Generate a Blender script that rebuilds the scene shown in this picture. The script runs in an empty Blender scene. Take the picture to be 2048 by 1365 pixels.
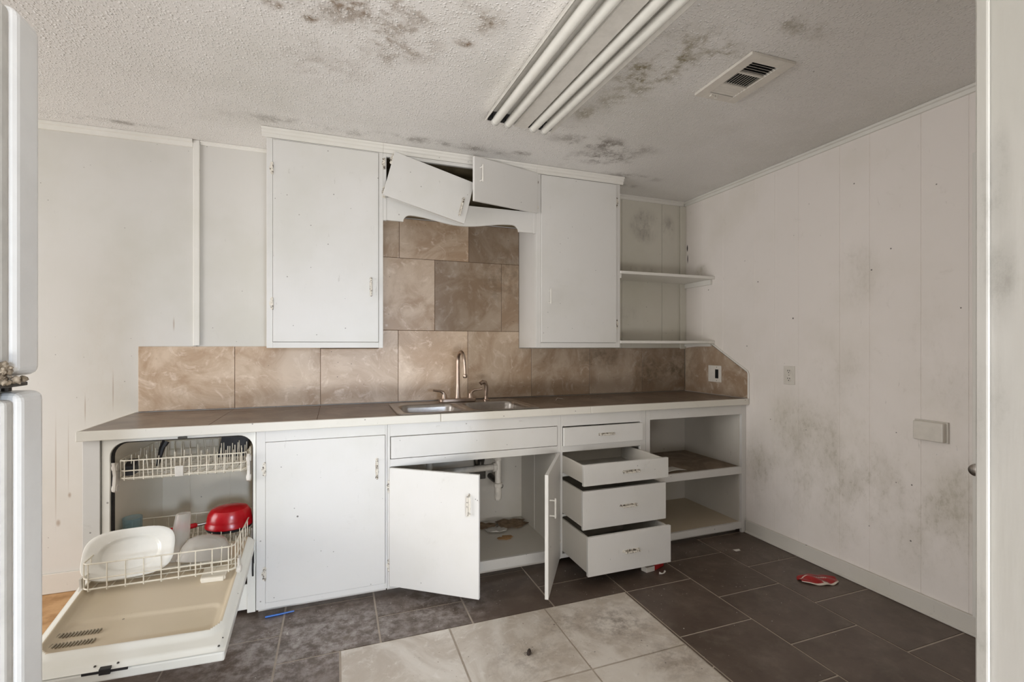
import bpy, bmesh, math, random
from mathutils import Vector, Matrix, noise
random.seed(7)
SC = bpy.context.scene
COL = SC.collection
PI = math.pi

# ------------------------------------------------------------------ camera
cam = bpy.data.cameras.new('camera'); camo = bpy.data.objects.new('camera', cam); COL.objects.link(camo)
camo.location = (0, 0, 1.28); camo.rotation_euler = (PI/2, 0, math.radians(-20.2))
cam.sensor_width = 36; cam.sensor_fit = 'HORIZONTAL'; cam.lens = 957/2048*36; cam.shift_y = 9.5/2048
cam.clip_start = 0.02
SC.camera = camo
# ------------------------------------------------------------------ world, lights, exposure
SC.view_settings.view_transform = 'Standard'; SC.view_settings.look = 'None'
SC.view_settings.gamma = 1; SC.view_settings.use_curve_mapping = False
SC.view_settings.exposure = -0.11
W = bpy.data.worlds.new('daylight'); SC.world = W; W.use_nodes = True
W.node_tree.nodes['Background'].inputs[0].default_value = (1.0, 0.975, 0.96, 1)
W.node_tree.nodes['Background'].inputs[1].default_value = 0.15

def area(name, loc, target, sx, sy, power, color):
    l = bpy.data.lights.new(name, 'AREA'); l.shape = 'RECTANGLE'; l.size = sx; l.size_y = sy
    l.energy = power; l.color = color
    o = bpy.data.objects.new(name, l); COL.objects.link(o); o.location = loc
    o.rotation_euler = (Vector(target)-Vector(loc)).to_track_quat('-Z', 'Y').to_euler()
    return o
area('hall_glass_door_light', (0.60, -2.75, 1.50), (-0.15, 2.5, 0.55), 0.22, 0.5, 4.7, (0.80, 0.96, 1.18)).data.spread = math.radians(42)
area('hall_floor_fill_light', (-0.1, -1.5, 0.03), (0.4, 0.0, 2.4), 2.2, 1.4, 245, (1.01, 1.0, 0.99))  # added upward fill to brighten the ceiling, no real source there
area('side_window_light', (-3.9, 1.2, 1.1), (2.6, 1.8, 1.5), 2.0, 1.6, 104, (1.01, 0.995, 0.985))

# ------------------------------------------------------------------ helpers
def new_obj(name, me, mat, parent=None):
    o = bpy.data.objects.new(name, me); COL.objects.link(o)
    if mat is not None:
        for m in (mat if isinstance(mat, (list, tuple)) else [mat]): me.materials.append(m)
    if parent is not None: o.parent = parent
    return o

def wloc(o):
    v = Vector((0, 0, 0))
    while o is not None:
        v += o.location; o = o.parent
    return v

class MB:
    """collects shapes in world coordinates; build() links them as ONE mesh object"""
    def __init__(s, xf=None): s.bm = bmesh.new(); s.xf = xf; s.tint = None
    def v(s, p):
        p = s.xf(Vector(p)) if s.xf else Vector(p)
        return s.bm.verts.new(p)
    def face(s, vs, mi=0):
        try:
            f = s.bm.faces.new(vs); f.material_index = mi; return f
        except ValueError: return None
    def hexa(s, P, mi=0):
        v = [s.v(p) for p in P]
        for q in ((0,3,2,1),(4,5,6,7),(0,1,5,4),(1,2,6,5),(2,3,7,6),(3,0,4,7)):
            s.face([v[i] for i in q], mi)
        return s
    def box(s, x0, x1, y0, y1, z0, z1, mi=0):
        return s.hexa([(x0,y0,z0),(x1,y0,z0),(x1,y1,z0),(x0,y1,z0),(x0,y0,z1),(x1,y0,z1),(x1,y1,z1),(x0,y1,z1)], mi)
    def prism(s, pts, axis, a, b, mi=0):
        """extrude a 2d outline along an axis: 'x' -> pts (y,z), 'y' -> (x,z), 'z' -> (x,y)"""
        def mk(p, t):
            return {'x': (t,p[0],p[1]), 'y': (p[0],t,p[1]), 'z': (p[0],p[1],t)}[axis]
        A = [s.v(mk(p, a)) for p in pts]; B = [s.v(mk(p, b)) for p in pts]
        n = len(pts)
        s.face(A[::-1], mi); s.face(B, mi)
        for i in range(n): s.face([A[i], A[(i+1)%n], B[(i+1)%n], B[i]], mi)
        return s
    def tube(s, pts, r, n=8, closed=False, cap=True, mi=0):
        pts = [Vector(p) for p in pts]; m = len(pts)
        rs = r if isinstance(r, (list, tuple)) else [r]*m
        rings = []; up = None
        for i, p in enumerate(pts):
            if closed: t = pts[(i+1)%m]-pts[(i-1)%m]
            else: t = pts[min(i+1, m-1)]-pts[max(i-1, 0)]
            t.normalize()
            if up is None:
                up = Vector((0,0,1)) if abs(t.z) < 0.9 else Vector((0,1,0))
            a = t.cross(up); 
            if a.length < 1e-4: a = t.cross(Vector((1,0,0)))
            a.normalize(); b = t.cross(a).normalized(); up = -b if b.dot(up) < 0 else b
            b = up
            a = t.cross(b).normalized()
            rings.append([s.v(p + a*math.cos(2*PI*k/n)*rs[i] + b*math.sin(2*PI*k/n)*rs[i]) for k in range(n)])
        for i in range(m if closed else m-1):
            A, B = rings[i], rings[(i+1)%m]
            for k in range(n): s.face([A[k], A[(k+1)%n], B[(k+1)%n], B[k]], mi)
        if cap and not closed:
            s.face(rings[0][::-1], mi); s.face(rings[-1], mi)
        return s
    def lathe(s, prof, c, axis=(0,0,1), n=20, mi=0, sx=1, sy=1):
        """prof: (radius, height) list along axis from point c"""
        ax = Vector(axis).normalized(); c = Vector(c)
        u = ax.orthogonal().normalized() if abs(ax.z) < 0.99 else Vector((1,0,0))
        w = ax.cross(u)
        rings = []
        for r, h in prof:
            r = max(r, 1e-4)
            rings.append([s.v(c+ax*h+u*math.cos(2*PI*k/n)*r*sx+w*math.sin(2*PI*k/n)*r*sy) for k in range(n)])
        for A, B in zip(rings, rings[1:]):
            for k in range(n): s.face([A[k], A[(k+1)%n], B[(k+1)%n], B[k]], mi)
        s.face(rings[0][::-1], mi); s.face(rings[-1], mi)
        return s
    def grid(s, fn, nu, nv, mi=lambda u, v: 0):
        V = [[s.v(fn(i/nu, j/nv)) for j in range(nv+1)] for i in range(nu+1)]
        for i in range(nu):
            for j in range(nv):
                s.face([V[i][j], V[i+1][j], V[i+1][j+1], V[i][j+1]], mi((i+.5)/nu, (j+.5)/nv))
        return s
    def build(s, name, mat, parent=None, bevel=0.0, smooth=False, seg=2):
        bmesh.ops.recalc_face_normals(s.bm, faces=s.bm.faces)
        off = wloc(parent) if parent else Vector((0,0,0))
        if parent is None:                      # put the origin at the mesh's base
            xs = [v.co.x for v in s.bm.verts]; ys = [v.co.y for v in s.bm.verts]; zs = [v.co.z for v in s.bm.verts]
            off = Vector(((min(xs)+max(xs))/2, (min(ys)+max(ys))/2, min(zs)))
        for v in s.bm.verts: v.co -= off
        me = bpy.data.meshes.new(name); s.bm.to_mesh(me); s.bm.free()
        o = new_obj(name, me, mat, parent)
        if parent is None: o.location = off
        if smooth:
            for p in me.polygons: p.use_smooth = True
            if smooth != 'all':
                try: me.set_sharp_from_angle(angle=math.radians(38))
                except Exception: pass
        if bevel:
            b = o.modifiers.new('bevel', 'BEVEL'); b.width = bevel; b.segments = seg; b.limit_method = 'ANGLE'
            b.angle_limit = math.radians(40); b.harden_normals = False
        return o

def tag(o, label=None, cat=None, group=None, kind=None):
    if label: o['label'] = label
    if cat: o['category'] = cat
    if group: o['group'] = group
    if kind: o['kind'] = kind
    return o
def thing(name, loc, label, cat, group=None):
    o = bpy.data.objects.new(name, None); COL.objects.link(o); o.location = loc; o.empty_display_size = 0.05
    return tag(o, label, cat, group)
def struct(o, label, cat='room'): return tag(o, label, cat, None, 'structure')

# ------------------------------------------------------------------ materials
def srgb(r, g, b):
    f = lambda c: (c/255/12.92) if c/255 <= 0.04045 else ((c/255+0.055)/1.055)**2.4
    return (f(r), f(g), f(b), 1)
class NT:
    def __init__(s, name):
        s.m = bpy.data.materials.new(name); s.m.use_nodes = True; s.t = s.m.node_tree
        s.b = s.t.nodes['Principled BSDF']
        g = s.n('ShaderNodeNewGeometry'); s.pos = g.outputs['Position']
    def n(s, typ, **kw):
        x = s.t.nodes.new(typ)
        for k, v in kw.items(): setattr(x, k, v)
        return x
    def link(s, a, b):
        s.t.links.new(a, b)
    def setin(s, node, i, val):
        if hasattr(val, 'is_linked') or hasattr(val, 'links'): s.link(val, node.inputs[i])
        else: node.inputs[i].default_value = val
    def math(s, op, a, b=0.0, clamp=False):
        x = s.n('ShaderNodeMath', operation=op, use_clamp=clamp); s.setin(x, 0, a); s.setin(x, 1, b); return x.outputs[0]
    def vmul(s, v, sc):
        x = s.n('ShaderNodeVectorMath', operation='MULTIPLY'); s.setin(x, 0, v); x.inputs[1].default_value = sc; return x.outputs[0]
    def vadd(s, v, sc):
        x = s.n('ShaderNodeVectorMath', operation='ADD'); s.setin(x, 0, v); x.inputs[1].default_value = sc; return x.outputs[0]
    def noise(s, scale, detail=4, rough=0.55, vec=None, dist=0.0, color=False):
        x = s.n('ShaderNodeTexNoise'); s.link(vec or s.pos, x.inputs['Vector'])
        x.inputs['Scale'].default_value = scale; x.inputs['Detail'].default_value = detail
        x.inputs['Roughness'].default_value = rough; x.inputs['Distortion'].default_value = dist
        return x.outputs['Color' if color else 'Fac']
    def ramp(s, f, a, b, lo=0.0, hi=1.0):
        x = s.n('ShaderNodeMapRange', interpolation_type='SMOOTHSTEP'); s.setin(x, 0, f)
        x.inputs[1].default_value = a; x.inputs[2].default_value = b; x.inputs[3].default_value = lo; x.inputs[4].default_value = hi
        return x.outputs[0]
    def mix(s, f, a, b, blend='MIX'):
        x = s.n('ShaderNodeMix', data_type='RGBA', blend_type=blend)
        s.setin(x, 0, f); s.setin(x, 6, a); s.setin(x, 7, b); return x.outputs[2]
    def specks(s, scale, size, seedoff=(0,0,0), prob=0.5):
        """irregular small dots: voronoi cells, only some of them carry a dot"""
        v = s.n('ShaderNodeTexVoronoi'); s.link(s.vadd(s.pos, seedoff), v.inputs['Vector']); v.inputs['Scale'].default_value = scale
        sep = s.n('ShaderNodeSeparateColor'); s.link(v.outputs['Color'], sep.inputs[0])
        has = s.math('LESS_THAN', sep.outputs[0], prob)
        rad = s.math('MULTIPLY', sep.outputs[1], size)
        d = s.math('SUBTRACT', rad, v.outputs['Distance'])
        d = s.math('MULTIPLY', d, 60.0, True)
        return s.math('MULTIPLY', d, has, True)
    def blobs(s, lst):
        """soft union of ellipsoids (cx,cy,cz, rx,ry,rz, strength)"""
        out = None
        for cx, cy, cz, rx, ry, rz, st in lst:
            v = s.vadd(s.pos, (-cx, -cy, -cz)); v = s.vmul(v, (1/rx, 1/ry, 1/rz))
            L = s.n('ShaderNodeVectorMath', operation='LENGTH'); s.link(v, L.inputs[0])
            m = s.ramp(L.outputs['Value'], 1.0, 0.15, 0.0, st)
            out = m if out is None else s.math('MAXIMUM', out, m)
        return out
    def out(s, col, rough=0.5, metal=0.0, spec=0.5):
        s.setin(s.b, 'Base Color', col) if not hasattr(col, 'is_linked') else s.link(col, s.b.inputs['Base Color'])
        if hasattr(rough, 'is_linked'): s.link(rough, s.b.inputs['Roughness'])
        else: s.b.inputs['Roughness'].default_value = rough
        s.b.inputs['Metallic'].default_value = metal
        s.b.inputs['Specular IOR Level'].default_value = spec
        return s.m
    def bump(s, h, strength=0.3, dist=0.002):
        x = s.n('ShaderNodeBump'); x.inputs['Strength'].default_value = strength; x.inputs['Distance'].default_value = dist
        s.setin(x, 'Height', h); s.link(x.outputs[0], s.b.inputs['Normal'])

def paint(name, rgb, rough=0.45, dirt=0.5, speck=0.5, stain=None, stain_col=(110,104,84), grain=True, drips=None, bumpy=0.25, drip_col=(146, 118, 92), smudge=0):
    k = NT(name)
    c = srgb(*rgb)
    n1 = k.noise(1.7, 4, 0.6)
    c2 = srgb(*[max(0, v-8) for v in rgb[:2]], max(0, rgb[2]-11))
    col = k.mix(k.ramp(n1, 0.4, 0.75), c, c2)
    if dirt:
        n2 = k.noise(9, 8, 0.72, dist=0.6)
        col = k.mix(k.ramp(n2, 0.60, 0.80, 0, 0.35*dirt), col, srgb(150, 142, 124))
        n3 = k.noise(30, 5, 0.7, vec=k.vmul(k.pos, (1.6, 1.6, 0.35)))
        col = k.mix(k.ramp(n3, 0.66, 0.76, 0, 0.55*dirt), col, srgb(128, 120, 106))
    if stain:
        m = k.blobs(stain)
        nn = k.noise(34, 8, 0.8, vec=k.vmul(k.pos, (1, 1, 0.6)))
        nb = k.noise(5.0, 5, 0.65, vec=k.vmul(k.pos, (1, 1, 0.6)))
        t = k.math('MULTIPLY', k.ramp(k.math('ADD', nn, k.math('MULTIPLY', nb, 0.5)), 0.74, 1.0, 0, 0.55), m)
        col = k.mix(t, col, srgb(*stain_col))
        t2 = k.math('MULTIPLY', k.ramp(nb, 0.34, 0.66), k.math('MULTIPLY', m, 0.36))
        col = k.mix(t2, col, srgb(*stain_col))
    if smudge:
        col = k.mix(k.math('MULTIPLY', k.math('MULTIPLY', k.specks(13, 0.085, (.4, .9, .2), .30), k.ramp(k.noise(90, 4, .7), .25, .55)), smudge), col, srgb(118, 108, 92))
    if drips:
        m = k.blobs(drips)
        col = k.mix(k.math('MULTIPLY', m, 1.0, True), col, srgb(*drip_col))
    if speck:
        col = k.mix(k.math('MULTIPLY', k.specks(11, 0.075, (0,0,0), 0.30*speck), 0.85), col, srgb(72, 64, 54))
        col = k.mix(k.math('MULTIPLY', k.specks(34, 0.15, (3.1,1.7,0.4), 0.16*speck), 0.6), col, srgb(92, 84, 72))
    if grain:
        g = k.noise(90, 3, 0.6, vec=k.vmul(k.pos, (1.0, 1.0, 0.12)))
        k.bump(g, bumpy, 0.0012)
    return k.out(col, rough)

def plain(name, rgb, rough=0.5, metal=0.0, bumps=0.0, var=6, scale=25):
    k = NT(name)
    n = k.noise(scale, 5, 0.6)
    c1 = srgb(*rgb); c2 = srgb(*[max(0, v-var*2) for v in rgb])
    col = k.mix(k.ramp(n, 0.35, 0.7), c1, c2)
    if bumps: k.bump(k.noise(scale*6, 3), bumps, 0.001)
    return k.out(col, rough, metal)

def stone(name, light, mid, dark, rough, scale=3.2, vein=0.6, specks=0.7, bumps=0.15, dusty=0.0, marks=()):
    k = NT(name)
    at = k.n('ShaderNodeAttribute', attribute_name='tint')
    off = k.n('ShaderNodeVectorMath', operation='MULTIPLY'); k.link(at.outputs['Color'], off.inputs[0]); off.inputs[1].default_value = (0, 37, 61)
    p = k.n('ShaderNodeVectorMath', operation='ADD'); k.link(k.pos, p.inputs[0]); k.link(off.outputs[0], p.inputs[1])
    v = p.outputs[0]
    a = k.noise(scale, 9, 0.62, vec=v, dist=1.6)
    b = k.noise(scale*2.6, 9, 0.68, vec=v, dist=2.4)
    c = k.noise(scale*12, 6, 0.7, vec=v)
    col = k.mix(k.ramp(a, 0.36, 0.66), srgb(*dark), srgb(*mid))
    col = k.mix(k.ramp(b, 0.52, 0.72, 0, vein), col, srgb(*light))
    col = k.mix(k.ramp(c, 0.58, 0.74, 0, 0.35), col, srgb(*[int(x*0.72) for x in dark]))
    if specks: col = k.mix(k.math('MULTIPLY', k.specks(26, 0.12, (1.3,0.2,5.0), 0.25*specks), 0.7), col, srgb(52, 42, 34))
    if dusty: col = k.mix(k.ramp(k.noise(7, 6, 0.7), 0.45, 0.8, 0, dusty), col, srgb(176, 166, 152))
    for lst, mc, amt in marks:
        mm = k.math('MULTIPLY', k.blobs(lst), k.ramp(k.noise(16, 7, .75), .38, .66, 0, amt))
        col = k.mix(mm, col, srgb(*mc))
    sep = k.n('ShaderNodeSeparateColor'); k.link(at.outputs['Color'], sep.inputs[0])
    mul = k.n('ShaderNodeCombineColor')
    for i in range(3): k.link(sep.outputs[0], mul.inputs[i])
    col = k.mix(1.0, col, mul.outputs[0], 'MULTIPLY')
    k.bump(b, bumps, 0.002)
    return k.out(col, rough)

M = {}
M['paint'] = paint('white_cabinet_paint', (224, 222, 218), 0.42, 0.6, 0.55)
M['paint_in'] = paint('cabinet_interior_paint', (214, 209, 200), 0.55, 0.7, 0.4)
M['trim'] = paint('white_trim_paint', (230, 227, 220), 0.45, 0.6, 0.5)
M['edge'] = paint('counter_edge_paint', (228, 224, 214), 0.45, 1.0, 1.0)
M['baseboard'] = paint('baseboard_paint', (214, 209, 200), 0.55, 1.2, 0.9)
M['wall_l'] = paint('white_panel_paint_left', (213, 210, 204), 0.5, 0.35, 0.55,
    stain=[(-1.1, 3.14, 1.2, .35, .3, .5, .20)], stain_col=(188, 170, 142),
    drips=[(-1.362, 3.14, .63, .004, .05, .36, .5), (-1.352, 3.14, .36, .014, .05, .025, .6), (-1.31, 3.14, .70, .003, .05, .26, .4),
           (-1.305, 3.14, .50, .010, .05, .02, .6), (-1.24, 3.14, .95, .004, .05, .10, .5), (-1.12, 3.14, 1.04, .004, .05, .14, .5),
           (-.845, 3.14, 1.4, .006, .05, .05, .5)])
M['wall_r'] = paint('white_panel_paint_right', (239, 232, 226), 0.5, 0.6, 1.0,
    stain=[(2.64, 2.15, .62, .4, .34, .50, .9), (2.64, 1.80, .55, .4, .36, .55, .9), (2.64, 1.45, .52, .4, .34, .50, .75), (2.64, 2.35, .45, .4, .30, .35, .7),
           (2.64, 1.75, 1.65, .3, .22, .25, .30), (2.64, 1.4, 1.2, .3, .25, .45, .28), (2.64, 1.9, 1.15, .3, .3, .3, .3),
           (2.64, 2.95, 1.86, .3, .12, .07, .9)],
    stain_col=(142, 134, 100), drips=[(2.645, 3.116, 2.062, .03, .009, .035, 1.6), (2.645, 3.112, 1.975, .03, .006, .045, 1.6)], drip_col=(40, 30, 24), smudge=.55)
M['wall_b'] = paint('white_panel_paint_back', (214, 210, 198), 0.5, 0.5, 0.5,
    stain=[(2.26, 3.14, 2.22, .17, .5, .17, 1.6), (2.47, 3.14, 2.20, .09, .5, .15, 1.6), (2.2, 3.14, 1.85, .32, .3, .08, .6), (2.1, 3.14, 1.52, .2, .3, .12, .3)],
    stain_col=(96, 86, 80))
M['jamb'] = paint('door_jamb_paint', (186, 183, 177), 0.45, 0.5, 0.5,
    stain=[(.68, .31, 1.45, .1, .02, .10, .9), (.68, .305, 1.36, .1, .02, .08, .9), (.68, .315, 1.20, .1, .03, .10, .5), (.68, .32, .95, .1, .01, .12, .8)],
    stain_col=(132, 128, 120))
def ceiling_mat():
    k = NT('popcorn_ceiling')
    col = k.mix(k.ramp(k.noise(1.3, 4, .6), .4, .7), srgb(232, 229, 225), srgb(220, 217, 211))
    C = 2.435
    def st(lst, c, lo, hi, sc=9.0, amt=1.0):
        nonlocal col
        m = k.blobs(lst); nn = k.noise(sc*3.2, 8, 0.8); nb = k.noise(6.5, 5, .65)
        t = k.math('MULTIPLY', k.ramp(k.math('ADD', k.math('MULTIPLY', nn, .5), nb), .68, .92, 0, .9), k.math('MULTIPLY', m, amt))
        t = k.math('MAXIMUM', t, k.math('MULTIPLY', k.ramp(nb, .40, .68), k.math('MULTIPLY', m, .38)))
        col = k.mix(t, col, srgb(*c))
    st([(.05, 1.62, C, .30, .32, .3, 1.2), (.24, 1.50, C, .28, .36, .3, 1.3), (.36, 1.35, C, .26, .36, .3, 1.3), (.20, 1.85, C, .24, .24, .3, 1),
        (-.25, 1.55, C, .15, .12, .3, .8), (-.086, 1.83, C, .05, .04, .1, 1.6), (-.2, 1.80, C, .05, .04, .1, 1.3), (.46, 1.77, C, .06, .04, .1, 1.5), (.50, 1.62, C, .10, .12, .1, 1.0), (-.05, 2.1, C, .3, .25, .3, .35)], (126, 104, 80), .56, .80)
    st([(1.25, 1.66, C, .22, .36, .3, 1.3), (1.22, 1.88, C, .12, .20, .3, 1), (1.42, 1.48, C, .14, .10, .3, 1), (1.18, 2.1, C, .14, .12, .3, .8),
        (1.55, 1.25, C, .25, .10, .3, .7), (1.32, 1.45, C, .1, .12, .3, .9)], (128, 116, 80), .54, .78)
    st([(1.45, 2.40, C, .46, .14, .3, 1.1), (1.55, 2.55, C, .28, .18, .3, 1.2), (1.9, 2.78, C, .32, .07, .3, .8), (1.95, 2.95, C, .18, .05, .3, .8),
        (.6, 2.70, C, .7, .07, .3, .8), (-.1, 2.72, C, .6, .08, .3, .75), (1.05, 2.68, C, .12, .06, .3, .9), (-1.1, 3.02, C, .35, .04, .3, .8),  # dark line along the cabinet crowns: mould plus painted shade
        (1.35, 2.55, C, .06, .3, .3, .5)], (120, 110, 100), .54, .80)
    col = k.mix(k.math('MULTIPLY', k.specks(8, 0.06, (0,0,0), 0.25), .7), col, srgb(84, 76, 62))
    def pops(scale, off):
        v = k.n('ShaderNodeTexVoronoi'); k.link(k.vadd(k.pos, off), v.inputs['Vector']); v.inputs['Scale'].default_value = scale
        sep = k.n('ShaderNodeSeparateColor'); k.link(v.outputs['Color'], sep.inputs[0])
        return k.math('MULTIPLY', k.ramp(v.outputs['Distance'], 0.50, 0.0), k.ramp(sep.outputs[0], .15, .8, .1, 1.0))
    h = k.math('ADD', k.math('ADD', pops(120, (0, 0, 0)), k.math('MULTIPLY', pops(78, (.37, .11, 0)), 1.3)), k.math('MULTIPLY', k.noise(230, 2, .6), .4))
    col = k.mix(k.math('MULTIPLY', pops(78, (.37, .11, 0)), .75, True), col, srgb(252, 250, 247))  # bump crests whitened: glints painted into the colour
    k.bump(h, 0.7, 0.0032)
    return k.out(col, 0.42, spec=0.7)
M['ceiling'] = ceiling_mat()
M['splash'] = stone('beige_travertine_wall_tile', (232, 215, 197), (210, 189, 166), (178, 151, 124), 0.38, 3.0, .7, .8,
    marks=[([(2.3, 3.14, 1.08, .25, .2, .16, 1), (2.55, 3.14, 1.1, .2, .3, .18, 1), (1.85, 3.14, 1.2, .3, .2, .12, .8), (1.1, 3.14, 1.75, .25, .2, .3, .6)], (104, 90, 66), .75)])
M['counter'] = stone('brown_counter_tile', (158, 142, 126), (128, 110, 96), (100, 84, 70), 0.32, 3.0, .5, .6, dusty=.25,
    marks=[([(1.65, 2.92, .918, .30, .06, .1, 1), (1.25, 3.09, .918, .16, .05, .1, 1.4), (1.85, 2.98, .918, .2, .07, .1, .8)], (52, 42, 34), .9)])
def _dust(m):
    return m
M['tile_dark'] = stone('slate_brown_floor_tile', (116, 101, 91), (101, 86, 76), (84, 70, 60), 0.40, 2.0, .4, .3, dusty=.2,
    marks=[([(-.1, 2.25, 0, .8, .45, .1, 1), (.45, 2.3, 0, .4, .35, .1, .8), (-.3, 1.9, 0, .5, .5, .1, .8)], (182, 173, 168), .85)])  # left-hand blobs: dust, with the brighter light there painted in
M['tile_light'] = stone('pale_travertine_floor_tile', (238, 233, 226), (226, 219, 209), (198, 187, 173), 0.42, 3.5, .7, 1.0,
    marks=[([(1.22, 1.90, 0, .26, .22, .1, 1), (1.0, 1.98, 0, .22, .14, .1, .8), (.75, 1.82, 0, .25, .2, .1, .6), (1.3, 1.6, 0, .2, .2, .1, .7)], (112, 94, 76), .7)])
M['grout'] = plain('floor_grout', (190, 178, 164), 0.9, bumps=.3)
M['grout_dk'] = plain('dark_tile_joint', (96, 74, 58), 0.9)
M['plywood'] = plain('bare_plywood', (206, 164, 118), 0.7, var=18, scale=9)
M['steel'] = plain('brushed_stainless_steel', (176, 170, 164), 0.28, 1.0, var=6)
M['bronze'] = plain('brushed_nickel', (184, 165, 150), 0.33, 1.0)
M['enamel'] = paint('white_appliance_enamel', (232, 230, 222), 0.28, 0.3, 0.5, grain=False)
M['liner'] = paint('stained_plastic_liner', (205, 190, 166), 0.32, 1.0, 0.8, grain=False)
M['tub'] = paint('grey_plastic_tub', (232, 224, 208), 0.30, 0.4, 0.2, grain=False)
M['gasket'] = plain('dark_rubber', (44, 42, 42), 0.5)
M['black'] = plain('black_void', (10, 9, 9), 0.8)
M['wire'] = plain('cream_coated_wire', (232, 224, 206), 0.35, var=10)
M['plate'] = plain('white_ceramic', (236, 233, 224), 0.12, var=2)
M['red'] = plain('red_enamel', (176, 12, 26), 0.25, var=6)
M['redp'] = plain('red_plastic', (168, 30, 30), 0.35, var=14)
M['foil_white'] = plain('white_torn_edge', (226, 214, 200), 0.5)
M['pvc'] = plain('white_pvc', (222, 216, 206), 0.35, var=8)
M['gal'] = plain('dull_grey_metal', (92, 88, 82), 0.45, 0.6, var=12)
M['dkplastic'] = plain('black_plastic', (34, 34, 38), 0.4)
M['fixture'] = plain('white_enamelled_sheet_metal', (222, 218, 210), 0.30, var=5)
M['tube'] = plain('fluorescent_tube_glass', (232, 230, 222), 0.18, var=3)
M['wood_in'] = plain('unpainted_cabinet_wood', (128, 116, 92), 0.7, var=16, scale=8)
M['shelf_top'] = stone('worn_brown_shelf_liner', (168, 150, 128), (146, 128, 108), (112, 96, 80), 0.6, 4, .5, .8)
M['paper'] = plain('white_paper', (226, 222, 214), 0.6)
M['blue'] = plain('blue_plastic', (38, 104, 190), 0.35)
M['flake'] = plain('peeled_brown_lining', (150, 128, 104), 0.8, var=20, scale=30)
M['bug'] = plain('dark_brown_bug_shell', (48, 34, 26), 0.4, var=10, scale=200)
M['orange'] = plain('dried_orange_food_residue', (176, 122, 48), 0.5, var=20, scale=120)
M['foam'] = plain('crumbling_foam', (176, 162, 142), 0.8, bumps=.6, var=40, scale=60)
M['fridge'] = plain('white_refrigerator_enamel', (230, 230, 228), 0.30, var=2, bumps=.15)
M['gasketw'] = plain('white_door_gasket', (206, 204, 198), 0.5)
M['vent'] = plain('dirty_vent_plastic', (158, 148, 130), 0.5)
M['outlet'] = plain('white_cover_plate', (222, 216, 206), 0.35, var=4)
def chipped():
    k = NT('chipped_white_hardware')
    n = k.noise(70, 6, 0.75)
    col = k.mix(k.ramp(n, 0.50, 0.60), srgb(226, 220, 208), srgb(70, 56, 42))
    return k.out(col, 0.4)
M['hardware'] = chipped()
def clear(name, rgb, rough, alpha, trans=0.9):
    k = NT(name); k.out(srgb(*rgb), rough); k.b.inputs['Transmission Weight'].default_value = trans
    k.b.inputs['IOR'].default_value = 1.25; k.b.inputs['Alpha'].default_value = alpha
    return k.m
M['clear'] = clear('cloudy_clear_plastic', (236, 232, 224), 0.25, 0.72, 0.6)
M['blueglass'] = clear('blue_tinted_glass', (168, 204, 216), 0.05, 0.55, 0.7)

def put_tint(o, fn):
    """per-tile tone multiplied into the stone: fn(face centre world) -> (value, rnd, rnd)"""
    me = o.data; a = me.attributes.new('tint', 'FLOAT_COLOR', 'CORNER')
    off = wloc(o)
    for p in me.polygons:
        c = fn(p.center+off)
        for li in p.loop_indices: a.data[li].color = (c[0], c[1], c[2], 1)

XR, YB, ZC = 2.645, 3.142, 2.435
XL, YF = -3.00, -2.70        # far left wall, hall end behind the camera
CT = 0.918                   # counter top height
# ------------------------------------------------------------------ floor
def floor():
    mb = MB(); tiles = []
    P = .412; g = .0045
    x0 = .182 - P*7
    px0, px1, py1 = .016, 1.405, 2.13
    mb.box(XL, XR+.05, YF, YB+.05, -.08, -.0025, 2)
    def tile(a, b, c, d, mi, h=0.0):
        if b-a < .01 or d-c < .01: return
        mb.box(a+g, b-g, c+g, d-g, -.004, h, mi)
    i = 0; x = x0
    while x < XR:
        xa, xb = x, min(x+P, XR+.04)
        if xb > -1.02-.2 or True:
            odd = round((x-.182)/P) % 2
            y = 2.336 - P*13 + (0 if odd == 0 else .206)
            while y < YB:
                ya, yb = y, min(y+P, YB+.04)
                if not (xa < -1.2 and yb > 2.2):       # the bare plywood corner by the dishwasher
                    # cut away the pale patch
                    segs = [(max(xa, XL), xb, max(ya, YF), yb)]
                    outl = []
                    for (a, b, c, d) in segs:
                        if b <= px0 or a >= px1 or c >= py1: outl.append((a, b, c, d)); continue
                        if d > py1: outl.append((a, b, py1, d))
                        d2 = min(d, py1)
                        if a < px0: outl.append((a, px0, c, d2))
                        if b > px1: outl.append((px1, b, c, d2))
                    for q in outl: tile(*q, 0)
                y += P
        x += P
    xs = [px0, .481, .951, px1]; Q = .465
    for a, b in zip(xs, xs[1:]):
        y = py1
        while y > YF: tile(a, b, max(y-Q, YF), y, 1, .0015); y -= Q
    # plywood sheet where the tiles are missing
    mb.box(XL, -1.056, 2.16, YB+.04, -.004, -.001, 3)
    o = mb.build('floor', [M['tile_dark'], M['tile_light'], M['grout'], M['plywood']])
    rnd = {}
    def fn(c):
        key = (round(c.x/.2), round(c.y/.2))
        r = random.Random(hash(key)); return (0.93+.12*r.random(), r.random()*.0+.5*round(r.random()*4)/4, .5)
    put_tint(o, lambda c: (1.0, .1, .2))
    struct(o, 'floor of staggered dark slate tiles with an inset patch of pale stone tiles', 'floor')
floor()

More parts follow.
